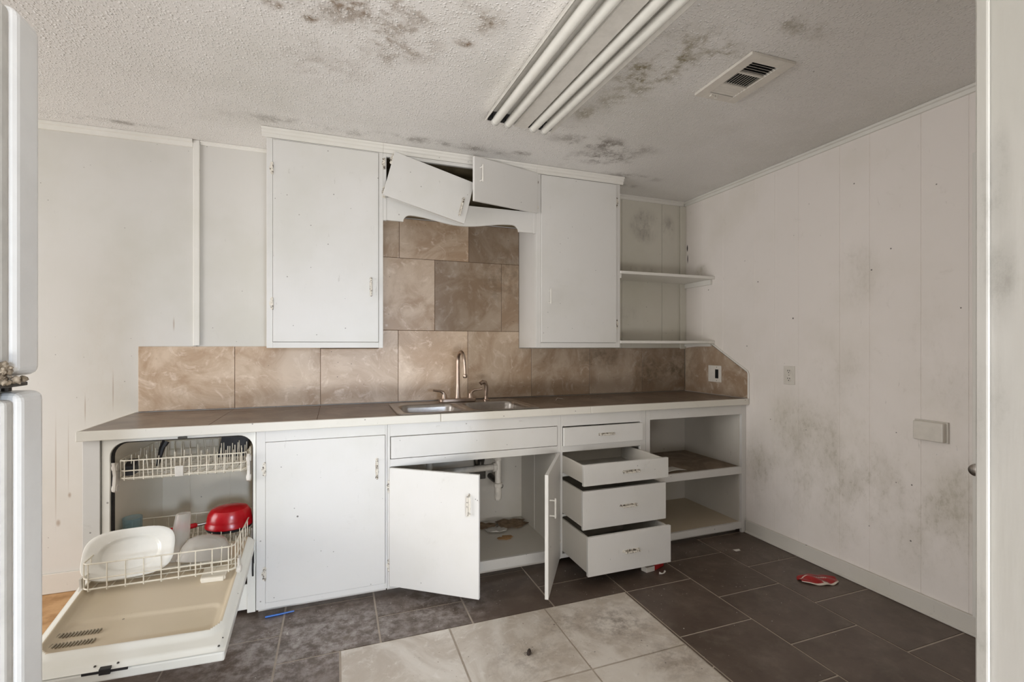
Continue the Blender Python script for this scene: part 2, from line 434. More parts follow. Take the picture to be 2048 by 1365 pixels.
# ------------------------------------------------------------------ ceiling and walls
def shell():
    mb = MB(); mb.box(XL-.1, XR+.12, YF-.1, YB+.12, ZC, ZC+.08)
    struct(mb.build('ceiling', M['ceiling']), 'textured off-white ceiling with brown and olive mould stains', 'ceiling')
    # back wall, panelled
    mb = MB(); mb.box(XL-.1, XR+.1, YB+.006, YB+.12, 0, ZC)
    edges = [XL-.05, -1.95, -.735, -.2, .4, 1.0, 1.55]
    for a, b in zip(edges, edges[1:]): mb.box(a+.0006, b-.0006, YB, YB+.008, 0, ZC-.001)
    edges = [1.55, 2.05, 2.42, XR]
    for a, b in zip(edges, edges[1:]): mb.box(a+.0012, b-.0012, YB, YB+.008, 0, ZC-.001, 1)
    struct(mb.build('wall_back', [M['wall_l'], M['wall_b']], bevel=.0012, seg=1), 'white painted back wall behind the counter and cabinets', 'wall')
    # right wall, grooved boards
    mb = MB(); mb.box(XR+.0025, XR+.12, YF, YB+.006, 0, ZC)
    ys = [YF, -2.2, -1.8, -1.4, -1.0, -.6, -.2, .15, .5, .85, 1.10, 1.295, 1.481, 1.718, 1.878, 2.133, 2.30, 2.464, 2.739, 2.95, YB]
    G = {1.295: .0022, 1.481: .0024, 1.718: .0018, 1.878: .0014}
    for a, b in zip(ys, ys[1:]): mb.box(XR, XR+.01, a+G.get(a, .0010), b-G.get(b, .0010), 0, ZC-.001)
    struct(mb.build('wall_right', M['wall_r'], bevel=.0018, seg=1), 'white right wall of grooved vertical boards with green and grey mould spots', 'wall')
    # left wall with a wide cased opening to the bright next room (outside the view)
    mb = MB(); a, b, d = -.10, 2.65, 2.25
    mb.box(XL-.1, XL, -.30, a, 0, ZC); mb.box(XL-.1, XL, b, YB+.006, 0, ZC); mb.box(XL-.1, XL, a, b, d, ZC)
    struct(mb.build('wall_left', M['wall_l']), 'white left wall with a wide opening to the next room', 'wall')
    # partition with the doorway the picture is taken through: jamb edge at x=.68
    mb = MB(); mb.box(.736, XR, .215, .322, 0, ZC)
    struct(mb.build('wall_front', M['wall_r']), 'short partition wall right of the doorway', 'wall')
    mb = MB(); mb.box(.680, .735, .205, .3275, 0, 2.40)
    struct(mb.build('trim_1', M['jamb'], bevel=.002), 'smudged white door jamb board at the right edge of the doorway', 'trim')
    mb = MB(); mb.prism([(.722,.3285),(.722,.340),(.727,.345),(.737,.343),(.750,.3425),(.775,.338),(.79,.334),(.79,.3285)], 'z', 0, 2.42)
    struct(mb.build('trim_2', M['trim'], bevel=.0015), 'white moulded door casing on the kitchen side of the jamb', 'trim')
    mb = MB(); mb.box(.6745, .6795, .3135, .3255, 0, 2.40)
    struct(mb.build('trim_3', M['jamb'], bevel=.002), 'door stop strip on the jamb', 'trim')
    # crown and baseboards
    def crown(n, ax, a, b, lab, s=1, w=.02, h=.036, y=YB):
        mb = MB()
        if ax == 'x': prof = [(y, ZC-h), (y-w*.45, ZC-h+.002), (y-w*.5, ZC-h*.45), (y-w, ZC-h*.35), (y-w, ZC-.0005), (y, ZC-.0005)]
        else: prof = [(XR, ZC-h), (XR-w*.45, ZC-h+.002), (XR-w*.5, ZC-h*.45), (XR-w, ZC-h*.35), (XR-w, ZC-.0005), (XR, ZC-.0005)]
        mb.prism(prof, ax, a, b)
        struct(mb.build(n, M['trim'], bevel=.001, seg=1), lab, 'trim')
    crown('trim_4', 'x', XL, -.752, 'ceiling moulding along the left part of the back wall', w=.024, h=.042)
    crown('trim_5', 'x', -.718, -.352, 'short ceiling moulding between the batten and the tall wall cabinet', w=.012, h=.022)
    crown('trim_6', 'x', 1.832, XR-.02, 'ceiling moulding above the corner shelves')
    crown('trim_7', 'y', .345, YB, 'long ceiling moulding on the right wall')
    mb = MB(); mb.box(-.751, -.719, YB-.013, YB, 1.281, ZC-.0005)
    struct(mb.build('trim_8', M['trim'], bevel=.003), 'vertical white batten on the back wall left of the tall wall cabinet', 'trim')
    mb = MB(); mb.box(2.588, XR, YB-.014, YB, 1.255, ZC-.036)
    struct(mb.build('trim_9', M['wall_b'], bevel=.003), 'vertical corner batten behind the corner shelves', 'trim')
    mb = MB(); mb.box(XL, -1.012, YB-.012, YB, .001, .104)
    struct(mb.build('baseboard_back', M['baseboard'], bevel=.003), 'dirty white baseboard left of the dishwasher', 'baseboard')
    mb = MB(); mb.box(XR-.014, XR, .345, 2.525, .001, .088); mb.box(XR-.020, XR, .345, 2.525, .001, .014)
    struct(mb.build('baseboard_right', M['baseboard'], bevel=.003), 'dirty white baseboard along the right wall', 'baseboard')
    # door folded back against the right wall, only its edge and knob show
    d = bpy.data.objects.new('door_1', None); COL.objects.link(d); d.location = (2.60, .85, 0); struct(d, 'white door folded back against the right wall, its knob showing past the casing', 'door')
    mb = MB(); mb.box(2.597, 2.630, .42, 1.262, .10, 2.12); mb.build('door_panel', M['trim'], d, bevel=.003)
    mb = MB(); mb.lathe([(.026,0),(.026,.004),(.010,.008),(.010,.030),(.020,.036),(.027,.048),(.024,.060),(.010,.066)], (2.597,1.224,.752), (-1,0,0), 24)
    mb.build('door_knob', M['steel'], d, smooth=True)
shell()

# ------------------------------------------------------------------ wall tiles
def backsplash():
    root = thing('tile_backsplash', (.8, YB-.008, CT), 'beige and brown stone-look tile backsplash rising behind the sink', 'backsplash')
    mb = MB(); Z = [CT+.003, 1.379, 1.845, 2.10]; t = YB-.009; g = .0013
    cells = []
    bot = [-1.007, -.546, -.088, .375, .835, 1.30, 1.766, 2.228, 2.634]
    tb = [1.0, .98, 1.04, 1.16, .86, .74, .66, .60]  # lower row tones, lightest behind the sink, darker to the right
    for (a, b), k in zip(zip(bot, bot[1:]), tb):
        # below the cabinets the tile is cut at 1.28; in the open bay it is whole
        if b <= .24 or a > 1.25: cells.append((a, b, Z[0], 1.277 if b < .3 else 1.262, k))
        else:
            cells.append((a, b, Z[0], Z[1], k))
    for a, b, k in ((.253,.611,1.0),(.611,1.075,.60),(1.075,1.205,.66)): cells.append((a, b, Z[1], Z[2], k))
    for a, b, k in ((.253,.381,.96),(.381,.842,.98),(.842,1.205,.50)): cells.append((a, b, Z[2], Z[3], k))
    for a, b, c, d, k in cells:
        if c < 1 and a < .24 and d > 1.3:      # notched tiles at the two edges of the open bay
            mb.prism([(a+g, c+g), (b-g, c+g), (b-g, d-g), (.2545, d-g), (.2545, 1.262), (a+g, 1.262)], 'y', t, YB-.002)
        elif c < 1 and b > 1.21 and d > 1.3:
            mb.prism([(a+g, c+g), (b-g, c+g), (b-g, 1.262), (1.2045, 1.262), (1.2045, d-g), (a+g, d-g)], 'y', t, YB-.002)
        else: mb.box(a+g, b-g, t, YB-.002, c+g, d-g)
    o = mb.build('back_tiles', M['splash'], root, bevel=.0012, seg=1)
    def fn(c):
        for a, b, z0, z1, k in cells:
            if a-.001 <= c.x <= b+.001 and z0-.001 <= c.z <= z1+.001: return (k, (a*3.7) % 1, (z0*5.3+a) % 1)
        return (1, .5, .5)
    put_tint(o, fn)
    mb = MB(); mb.box(-1.005, .253, YB-.0075, YB-.0005, Z[0], 1.275); mb.box(.253, 1.205, YB-.0075, YB-.0005, Z[0], 2.10); mb.box(1.205, 2.634, YB-.0075, YB-.0005, Z[0], 1.26)
    mb.build('grout', M['grout_dk'], root)
    # right-hand return with a sloping edge
    r = thing('tile_backsplash', (XR-.008, 2.8, CT), 'tile return on the right wall with a sloping cut corner at the counter end', 'backsplash')
    mb = MB(); mb.prism([(YB-.010, CT+.003), (YB-.010, 1.262), (2.87, 1.285), (2.845,1.285), (2.518, 1.098), (2.510, 1.085), (2.510, CT+.003)], 'x', XR-.009, XR-.0005)
    o = mb.build('side_tile', M['splash'], r, bevel=.0012); put_tint(o, lambda c: (.72, .3, .7))
    mb = MB()
    mb.tube([(XR-.006, 2.84, 1.293), (XR-.006, 2.512, 1.104), (XR-.006, 2.505, 1.085), (XR-.006, 2.505, CT+.001)], .006, 6)
    mb.build('edge_bead', M['trim'], r)
backsplash()

# ------------------------------------------------------------------ countertop
def countertop():
    root = thing('countertop', (.8, 2.8, .878), 'long brown tiled countertop with a chipped white front edge', 'countertop')
    L, R, F, B = -1.02, XR-.002, 2.50, YB-.001
    sx0, sx1, sy0, sy1 = .325, 1.085, 2.535, 2.995
    mb = MB()
    for q in ((L+.005, sx0, F+.022, B), (sx1, R, F+.022, B), (sx0, sx1, F+.022, sy0), (sx0, sx1, sy1, B)): mb.box(q[0], q[1], q[2], q[3], CT-.036, CT-.008)
    mb.build('substrate', M['wood_in'], root)
    mb = MB(); g = .0011; cells = []
    xs = [L+.006, -.546, -.088, .375, .835, 1.30, 1.766, 2.228, R]
    for a, b in zip(xs, xs[1:]):
        for c, d in ((F+.020, 2.985), (2.985, B-.010)):
            # cut out the sink
            if b <= sx0 or a >= sx1: cells.append((a, b, c, d)); continue
            if a < sx0: cells.append((a, sx0, c, d)); 
            if b > sx1: cells.append((sx1, b, c, d))
            A2, B2 = max(a, sx0), min(b, sx1)
            if c < sy0: cells.append((A2, B2, c, sy0))
            if d > sy1: cells.append((A2, B2, max(c, sy1), d))
    for i, (a, b, c, d) in enumerate(cells): mb.box(a+g, b-g, c+g, d-g, CT-.008, CT)
    o = mb.build('tile_top', M['counter'], root, bevel=.001, seg=1)
    def fn(c):
        for i, (a, b, y0, y1) in enumerate(cells):
            if a-.001 <= c.x <= b+.001 and y0-.001 <= c.y <= y1+.001: return (1.0-.12*((i*7) % 5)/5, (i*.37) % 1, (i*.61) % 1)
        return (1, .5, .5)
    put_tint(o, fn)
    mb = MB(); mb.box(L+.008, sx0-.001, F+.021, B-.003, CT-.0095, CT-.0015); mb.box(sx1+.001, R-.001, F+.021, B-.003, CT-.0095, CT-.0015)
    mb.build('tile_joint', M['grout_dk'], root)
    mb = MB()
    xs = [L, .52, 1.42, R]
    for a, b in zip(xs, xs[1:]): mb.box(a+(0 if a == L else .0006), b-.0006, F, F+.019, CT-.040, CT+.0015)
    mb.build('edge_strip', M['edge'], root, bevel=.003)
    mb = MB(); mb.box(L, L+.006, F+.02, B, CT-.040, CT+.0015); mb.build('end_strip', M['edge'], root, bevel=.002)
countertop()

# ------------------------------------------------------------------ hardware
def pull(parent, c, ax, out, length=.105, name='handle'):
    """small colonial bar pull: back plate, two posts and a turned grip; c on the face, ax along the bar"""
    ax = Vector(ax).normalized(); out = Vector(out).normalized(); c = Vector(c); h = length/2
    mb = MB(); side = ax.cross(out).normalized()
    def P(a, s, o): return c+ax*a+side*s+out*o
    outline = [(-h,0),(-h*.86,.008),(-h*.62,.005),(-h*.3,.0085),(0,.006),(h*.3,.0085),(h*.62,.005),(h*.86,.008),(h,0)]
    pts = outline+[(a,-s) for a, s in outline[-2:0:-1]]
    A = [mb.v(P(a, s, .0)) for a, s in pts]; B = [mb.v(P(a, s, .0018)) for a, s in pts]
    mb.face(A[::-1]); mb.face(B); n = len(pts)
    for i in range(n): mb.face([A[i], A[(i+1)%n], B[(i+1)%n], B[i]])
    for s in (-1, 1): mb.lathe([(.0055,0),(.004,.006),(.0035,.018),(.005,.022)], P(s*h*.72, 0, .001), out, 8)
    prof = [(-.86,.003),(-.72,.0055),(-.6,.0040),(-.35,.0048),(-.12,.0062),(0,.0048),(.12,.0062),(.35,.0048),(.6,.0040),(.72,.0055),(.86,.003)]
    mb.tube([P(a*h, 0, .023) for a, r in prof], [r for a, r in prof], 8)
    return mb.build(name, M['hardware'], parent, smooth=True)
def bar_pull(parent, c, ax, out, length=.105, name='handle'):
    ax = Vector(ax).normalized(); out = Vector(out).normalized(); c = Vector(c); h = length/2
    mb = MB()
    for s in (-1, 1): mb.tube([c+ax*h*.76*s, c+ax*h*.76*s+out*.028], .0035, 8)
    mb.tube([c+ax*t*h+out*.028 for t in (-1,-.8,-.3,0,.3,.8,1)], [.003,.0055,.004,.005,.004,.0055,.003], 8)
    return mb.build(name, M['trim'], parent, smooth=True)
def hinge(parent, c, side=1, out=(0,-1,0), name='hinge', mat='hardware', up=(0,0,1)):
    out = Vector(out).normalized(); up = Vector(up).normalized(); ax = up.cross(out).normalized()*side; c = Vector(c)
    mb = MB()
    def P(a, z, o): return c+ax*a+up*z+out*o
    outl = [(0,-.028),(.006,-.034),(.013,-.026),(.010,-.014),(.017,-.006),(.017,.006),(.010,.014),(.013,.026),(.006,.034),(0,.028)]
    A = [mb.v(P(a, z, 0)) for a, z in outl]; B = [mb.v(P(a, z, .0025)) for a, z in outl]
    mb.face(A); mb.face(B[::-1]); n = len(outl)
    for i in range(n): mb.face([A[i], A[(i+1)%n], B[(i+1)%n], B[i]])
    mb.tube([P(0, -.026, .003), P(0, .026, .003)], .0042, 8)
    for z in (-.028, .028): mb.lathe([(.003,0),(.0045,.003),(.001,.006)], P(0, z, .003), up*(1 if z > 0 else -1), 8)
    for z in (-.022, 0, .022): mb.lathe([(.0028,0),(.002,.0015)], P(.008, z, .0025), out, 8)
    return mb.build(name, M[mat], parent)

FY = 2.53          # face of the base cabinets
BY = 3.105         # backs
# ------------------------------------------------------------------ base cabinets
def base_single():
    r = thing('base_cabinet', (-.05, 2.8, .03), 'wide single-door white base cabinet right beside the open dishwasher', 'cabinet')
    x0, x1 = -.3525, .2475
    mb = MB()
    mb.box(x0, x0+.018, FY+.02, BY, .032, .876); mb.box(x1-.018, x1, FY+.02, BY, .032, .876); mb.box(x0+.018, x1-.018, FY+.02, BY, .07, .085); mb.box(x0+.018, x1-.018, BY-.012, BY, .085, .876)
    mb.box(x0+.002, x1-.002, FY+.05, FY+.065, .001, .068); mb.build('carcass', M['paint_in'], r)
    mb = MB()
    mb.box(x0, -.314, FY, FY+.02, .032, .876); mb.box(.238, x1, FY, FY+.02, .032, .876)
    mb.box(-.314, .238, FY, FY+.02, .823, .876); mb.box(-.314, .238, FY, FY+.02, .032, .060)
    mb.build('face_frame', M['paint'], r, bevel=.0012)
    mb = MB(); mb.box(-.3125, .2365, FY-.004, FY+.0185, .0615, .8215)
    d = mb.build('door', M['paint'], r, bevel=.002)
    pull(d, (.196, FY-.004, .655), (0,0,1), (0,-1,0), .115)
    for z in (.695, .20): hinge(r, (-.3135, FY-.0005, z), -1)
base_single()

def rot_box(mb, hinge_pt, ang, w, z0, z1, th, side):
    """door leaf: side=+1 hinged on the left (extends +x when shut), -1 hinged on the right; opens towards -y"""
    hx, hy = hinge_pt
    d = Vector((math.cos(ang)*side, -math.sin(ang), 0)); n = Vector((-math.sin(ang)*side, -math.cos(ang), 0))   # n: outward face
    p = [Vector((hx, hy, 0)), Vector((hx, hy, 0))+d*w, Vector((hx, hy, 0))+d*w+n*th, Vector((hx, hy, 0))+n*th]
    mb.hexa([(q.x, q.y, z0) for q in p]+[(q.x, q.y, z1) for q in p])
    return d, n

def base_sink():
    r = thing('base_cabinet', (.73, 2.8, .03), 'sink base cabinet with both lower doors hanging open over exposed pipes', 'cabinet')
    x0, x1 = .2485, 1.2355
    mb = MB()
    mb.box(x0, x0+.012, FY+.02, BY, .032, .876); mb.box(x1-.028, x1-.008, FY+.02, BY, .032, .876)
    mb.box(x0+.012, x1-.028, FY+.02, BY, .070, .088); mb.box(x0+.012, x1-.028, BY-.012, BY, .088, .876)
    mb.box(x0+.002, x1-.002, FY+.05, FY+.065, .001, .068)
    mb.tube([(1.2065, 2.86, .09), (1.2065, 2.86, .87)], .003, 6)
    mb.build('carcass', M['paint_in'], r)
    mb = MB()
    mb.box(x0, .262, FY, FY+.02, .032, .876); mb.box(1.214, x1, FY, FY+.02, .032, .876)
    mb.box(.262, 1.214, FY, FY+.02, .812, .876); mb.box(.262, 1.214, FY, FY+.02, .655, .694); mb.box(.262, 1.214, FY, FY+.02, .034, .090)
    mb.build('face_frame', M['paint'], r, bevel=.0012)
    mb = MB(); mb.box(.2655, 1.2115, FY-.003, FY+.016, .697, .809); mb.build('false_drawer_front', M['paint'], r, bevel=.002)
    for x in (.50, .97):
        mb = MB(); mb.box(x, x+.022, FY-.005, FY+.001, .846, .853); mb.build('clip', M['paint'], r, bevel=.001)
    # left door, ajar
    mb = MB(); a = math.radians(36.2)
    d, n = rot_box(mb, (.266, FY-.002), a, .487, .050, .654, .018, 1)
    o = mb.build('door', M['paint'], r, bevel=.002); o['label'] = 'left door, half open'
    pull(o, Vector((.266, FY-.002, .505))+d*.437+n*.018, (0,0,1), n, .115)
    for z in (.555, .15): hinge(r, (.2605, FY-.0005, z), -1)
    # right door, open wider
    mb = MB(); a = math.radians(57.3)
    d, n = rot_box(mb, (1.211, FY-.002), a, .486, .050, .654, .018, -1)
    o = mb.build('door', M['paint'], r, bevel=.002); o['label'] = 'right door, wide open and seen nearly edge-on'
    bar_pull(o, Vector((1.211, FY-.002, .480))+d*.440+n*.018, (0,0,1), n, .10)
    for z in (.56, .14): hinge(r, (1.2165, FY-.0005, z), 1)
base_sink()

def base_drawers():
    r = thing('base_cabinet', (1.53, 2.8, .03), 'four-drawer white base cabinet with its three lower drawers pulled out', 'cabinet')
    x0, x1 = 1.2365, 1.8265
    mb = MB()
    mb.box(x0, x0+.006, FY+.02, BY, .032, .876); mb.box(x1-.018, x1-.001, FY+.02, BY, .032, .876); mb.box(x0+.006, x1-.018, BY-.012, BY, .03, .876); mb.box(x0+.006, x1-.018, FY+.02, BY, .032, .045)
    mb.build('carcass', M['paint_in'], r)
    mb = MB(); zs = [(.034,.060),(.278,.292),(.512,.534),(.655,.692),(.806,.876)]
    mb.box(x0, 1.246, FY, FY+.02, .034, .876); mb.box(1.785, x1-.001, FY, FY+.02, .034, .876)
    for a, b in zs: mb.box(1.246, 1.785, FY, FY+.02, a, b)
    mb.build('face_frame', M['paint'], r, bevel=.0012)
    def drawer(y, xa, xb, za, zb, tilt, hc, lab, depth=.46):
        lab and None
        mb = MB(); mb.box(xa, xb, y, y+.019, za, zb); 
        o = mb.build('drawer', M['paint'], r, bevel=.002); o['label'] = lab
        ia, ib = xa+.006, min(xb, 1.782)-.006
        if y < FY-.02:
            mb = MB(); h0, h1 = za+.012, zb-.006
            mb.box(ia, ia+.011, y+.019, y+depth, h0, h1); mb.box(ib-.011, ib, y+.019, y+depth, h0, h1)
            mb.box(ia+.011, ib-.011, y+.019, y+depth, h0+.004, h0+.010); mb.box(ia+.011, ib-.011, y+depth-.012, y+depth, h0+.010, h1-.01)
            mb.build('drawer_box', M['paint_in'], o, bevel=.0008, seg=1)
        pull(o, (hc, y, (za+zb)/2+.002), (1,0,0), (0,-1,0), .112)
        return o
    drawer(FY-.016, 1.249, 1.794, .692, .800, 0, 1.53, 'shut top drawer')
    drawer(2.262, 1.240, 1.787, .526, .640, 0, 1.535, 'shallow pulled-out drawer')
    drawer(2.275, 1.242, 1.780, .287, .496, 0, 1.525, 'deep pulled-out drawer in the middle')
    drawer(2.212, 1.238, 1.764, .066, .272, 0, 1.50, 'deep pulled-out bottom drawer')
base_drawers()

def base_open():
    r = thing('base_cabinet', (2.23, 2.8, .03), 'open two-shelf white base cabinet at the right end of the counter', 'cabinet')
    x0, x1 = 1.8275, XR-.002
    mb = MB(); mb.box(x0, x0+.016, FY+.02, BY, .032, .876); mb.box(2.600, x1-.018, FY+.02, BY, .032, .876); mb.box(x0+.016, 2.600, BY-.012, BY, .05, .876); mb.box(x0+.016, 2.600, FY+.02, BY, .845, .876)
    mb.box(x0+.002, 2.600, FY+.05, FY+.065, .001, .05)
    mb.build('carcass', M['paint_in'], r)
    mb = MB()
    mb.box(x0, 1.858, FY, FY+.02, .034, .876); mb.box(2.606, x1, FY, FY+.02, .001, .876); mb.box(1.858, 2.606, FY, FY+.02, .812, .876)
    mb.build('face_frame', M['paint'], r, bevel=.0012)
    for z, h, nm in ((.404, .048, 'middle shelf with a brown worn top'), (.030, .042, 'bottom shelf')):
        mb = MB(); mb.box(1.8585, 2.6055, FY+.001, FY+.02, z, z+h); mb.box(x0+.016, 2.600, FY+.0205, BY-.012, z+.02, z+h-.002)
        o = mb.build('shelf', M['paint'], r, bevel=.001); o['label'] = nm
        mb = MB(); mb.box(x0+.0165, 2.5995, FY+.021, BY-.0125, z+h-.0019, z+h)
        q = mb.build('shelf_liner', M['shelf_top'] if z > .2 else M['liner'], o)
        if z > .2: put_tint(q, lambda c: (1, .3, .8))
base_open()

def end_panel():
    mb = MB(); mb.box(-1.008, -.948, FY, FY+.02, .002, .876); mb.box(-1.008, -.990, FY+.02, BY, .002, .876)
    tag(mb.build('end_panel', M['paint'], bevel=.0015), 'white upright end panel left of the open dishwasher', 'panel')
end_panel()

# ------------------------------------------------------------------ wall cabinets
UY = 2.828
def upper_crown(parent, a, b, left=False, right=False):
    mb = MB(); y = UY
    prof = [(y, 2.386), (y-.006, 2.386), (y-.008, 2.402), (y-.016, 2.408), (y-.018, 2.418), (y-.026, 2.424), (y-.028, 2.4335), (y, 2.4335)]
    mb.prism(prof, 'x', a-(.0 if not left else .022), b+(0 if not right else .022))
    return mb.build('crown', M['trim'], parent, bevel=.001, seg=1)

def upper(x0, x1, door, hz, hx, hside, label, pl, pr, left):
    r = thing('wall_cabinet', ((x0+x1)/2, 2.98, 1.268), label, 'cabinet')
    mb = MB(); mb.box(x0, x0+.018, UY+.02, YB-.011, 1.268, 2.432); mb.box(x1-.018, x1, UY+.02, YB-.011, 1.268, 2.432)
    mb.box(x0+.018, x1-.018, UY+.02, YB-.011, 1.272, 1.290); mb.box(x0+.018, x1-.018, UY+.02, YB-.011, 2.40, 2.432); mb.box(x0+.018, x1-.018, YB-.02, YB-.011, 1.29, 2.40)
    mb.build('carcass', M['paint'], r, bevel=.001, seg=1)
    a, b = door
    mb = MB(); mb.box(x0, a-.0015, UY, UY+.02, 1.268, 2.386); mb.box(b+.0015, x1, UY, UY+.02, 1.268, 2.386)
    mb.box(a-.0015, b+.0015, UY, UY+.02, 1.268, 1.2995); mb.box(a-.0015, b+.0015, UY, UY+.02, 2.382, 2.386)
    mb.build('face_frame', M['paint'], r, bevel=.0015)
    mb = MB(); mb.box(a, b, UY-pr, UY+.017, 1.301, 2.380); d = mb.build('door', M['paint'], r, bevel=.002)
    pull(d, (pl[0], UY-pr, pl[1]), (0,0,1), (0,-1,0), .115) if left else bar_pull(d, (pl[0], UY-pr, pl[1]), (0,0,1), (0,-1,0), .10)
    for z in hz: hinge(r, (hx, UY-.0005, z), hside)
    upper_crown(r, x0, x1, left, not left)
    return r
upper(-.345, .2535, (-.314, .228), (2.225, 1.505), -.3155, -1, 'tall white wall cabinet on the left, above the tile backsplash', (.187, 1.615), .003, True)
upper(1.2055, 1.831, (1.239, 1.797), (2.262, 1.428), 1.800, 1, 'tall white wall cabinet on the right, beside the corner shelves', (1.293, 1.597), .009, False)

def upper_mid():
    r = thing('wall_cabinet', (.73, 2.98, 2.12), 'short broken wall cabinet over the sink with two loose doors and scalloped valance', 'cabinet')
    x0, x1 = .2540, 1.2050
    mb = MB(); mb.box(x0+.001, x1-.001, UY+.02, YB-.011, 2.105, 2.120); mb.box(x0+.001, x1-.001, YB-.02, YB-.011, 2.12, 2.42); mb.box(x0+.001, x1-.001, UY+.02, YB-.02, 2.405, 2.42)
    mb.build('carcass', M['wood_in'], r)
    mb = MB(); mb.box(x0, .272, UY, UY+.02, 2.0, 2.386); mb.box(1.187, x1, UY, UY+.02, 2.0, 2.386); mb.box(.272, 1.187, UY, UY+.02, 2.366, 2.386)
    mb.build('face_frame', M['paint'], r, bevel=.0012)
    # valance
    pts = [(.272, 2.135), (1.187, 2.135), (1.187, 2.003), (1.087, 2.003)]
    def arc(x, z, x2, z2, n=6, concave=True):
        o = []
        for i in range(1, n+1):
            t = i/n*PI/2; o.append((x+(x2-x)*(1-math.cos(t)), z+(z2-z)*math.sin(t)))
        return o
    pts += arc(1.087, 2.003, 1.045, 2.043)
    c = .715
    for i in range(1, 12):
        t = i/12; pts.append((1.045+(c-1.045)*t, 2.043-.036*(0.5-0.5*math.cos(PI*t))))
    pts.append((c, 2.007))
    for i in range(1, 12):
        t = i/12; pts.append((c+(.410-c)*t, 2.007+.036*(0.5-0.5*math.cos(PI*t))))
    pts += [(.410, 2.043)]
    a2 = [(.368+(.410-.368)*(1-math.cos(i/6*PI/2)), 2.003+.040*math.sin(i/6*PI/2)) for i in range(5, -1, -1)]
    pts += a2 + [(.272, 2.003)]
    mb = MB(); mb.prism(pts, 'y', UY+.002, UY+.018); mb.build('valance', M['paint'], r, bevel=.001, seg=1)
    # right door, ajar 18 degrees
    a = math.radians(18.4); mb = MB(); d, n = rot_box(mb, (1.203, UY-.003), a, .487, 2.128, 2.384, .018, -1)
    for v in mb.bm.verts: v.co.z -= .012*(Vector((1.203-v.co.x, UY-v.co.y)).length/.487)
    o = mb.build('door', M['paint'], r, bevel=.0015); o['label'] = 'right door, ajar'
    bar_pull(o, Vector((1.203, UY-.003, 2.275))+d*.447+n*.018, (0,0,1), n, .10)
    hinge(r, (1.2045, UY-.001, 2.33), 1); hinge(r, (1.2045, UY-.001, 2.17), 1)
    # left door, torn off its upper hinge and hanging crooked
    th = math.radians(-14.9); ca, sa = math.cos(th), math.sin(th); C = Vector((.5155, 0, 2.197))
    def xf(p):
        x, z = p.x, p.z
        tip = .030*max(0, (.13-z)/.26)     # the free lower edge leans forward
        return Vector((C.x+x*ca-z*sa, p.y-tip, C.z+x*sa+z*ca))
    mb = MB(xf); mb.box(-.243, .241, UY-.045, UY-.026, -.138, .131)
    o = mb.build('door', M['paint'], r, bevel=.0015); o['label'] = 'left door, torn loose and hanging crooked'
    c0 = xf(Vector((.199, UY-.046, -.045))); c1 = xf(Vector((.199, UY-.046, .05)))
    pull(o, c0+Vector((0,-.002,0)), (c1-c0), (0,-1,0), .125)
    e = xf(Vector((-.241, UY-.036, .085))); hinge(o, e, -1, up=(c1-c0))
    for z in (2.325, 2.16): hinge(r, (.262, UY-.0005, z), -1)
    upper_crown(r, x0, x1)
upper_mid()

def shelves():
    for z, lab in ((1.776, 'upper thin white corner shelf between the right wall cabinet and the wall'), (1.296, 'lower thin white corner shelf just above the tile backsplash')):
        r = thing('corner_shelf', (2.24, 2.98, z), lab, 'shelf')
        mb = MB(); mb.box(1.832, XR-.001, 2.818, YB-.015, z, z+.020); mb.build('board', M['trim'], r, bevel=.002)
        mb = MB(); mb.box(XR-.020, XR-.001, 2.845, YB-.015, z-(.038 if z > 1.5 else .022), z-.0005)
        mb.build('cleat', M['trim'], r, bevel=.002)
        mb = MB(); mb.box(1.832, 1.845, 2.83, YB-.015, z-.030, z-.0005) if z > 1.5 else mb.box(1.832, 1.84, 2.9, YB-.015, z-.012, z-.0005)
        mb.build('cleat', M['trim'], r, bevel=.002)
shelves()

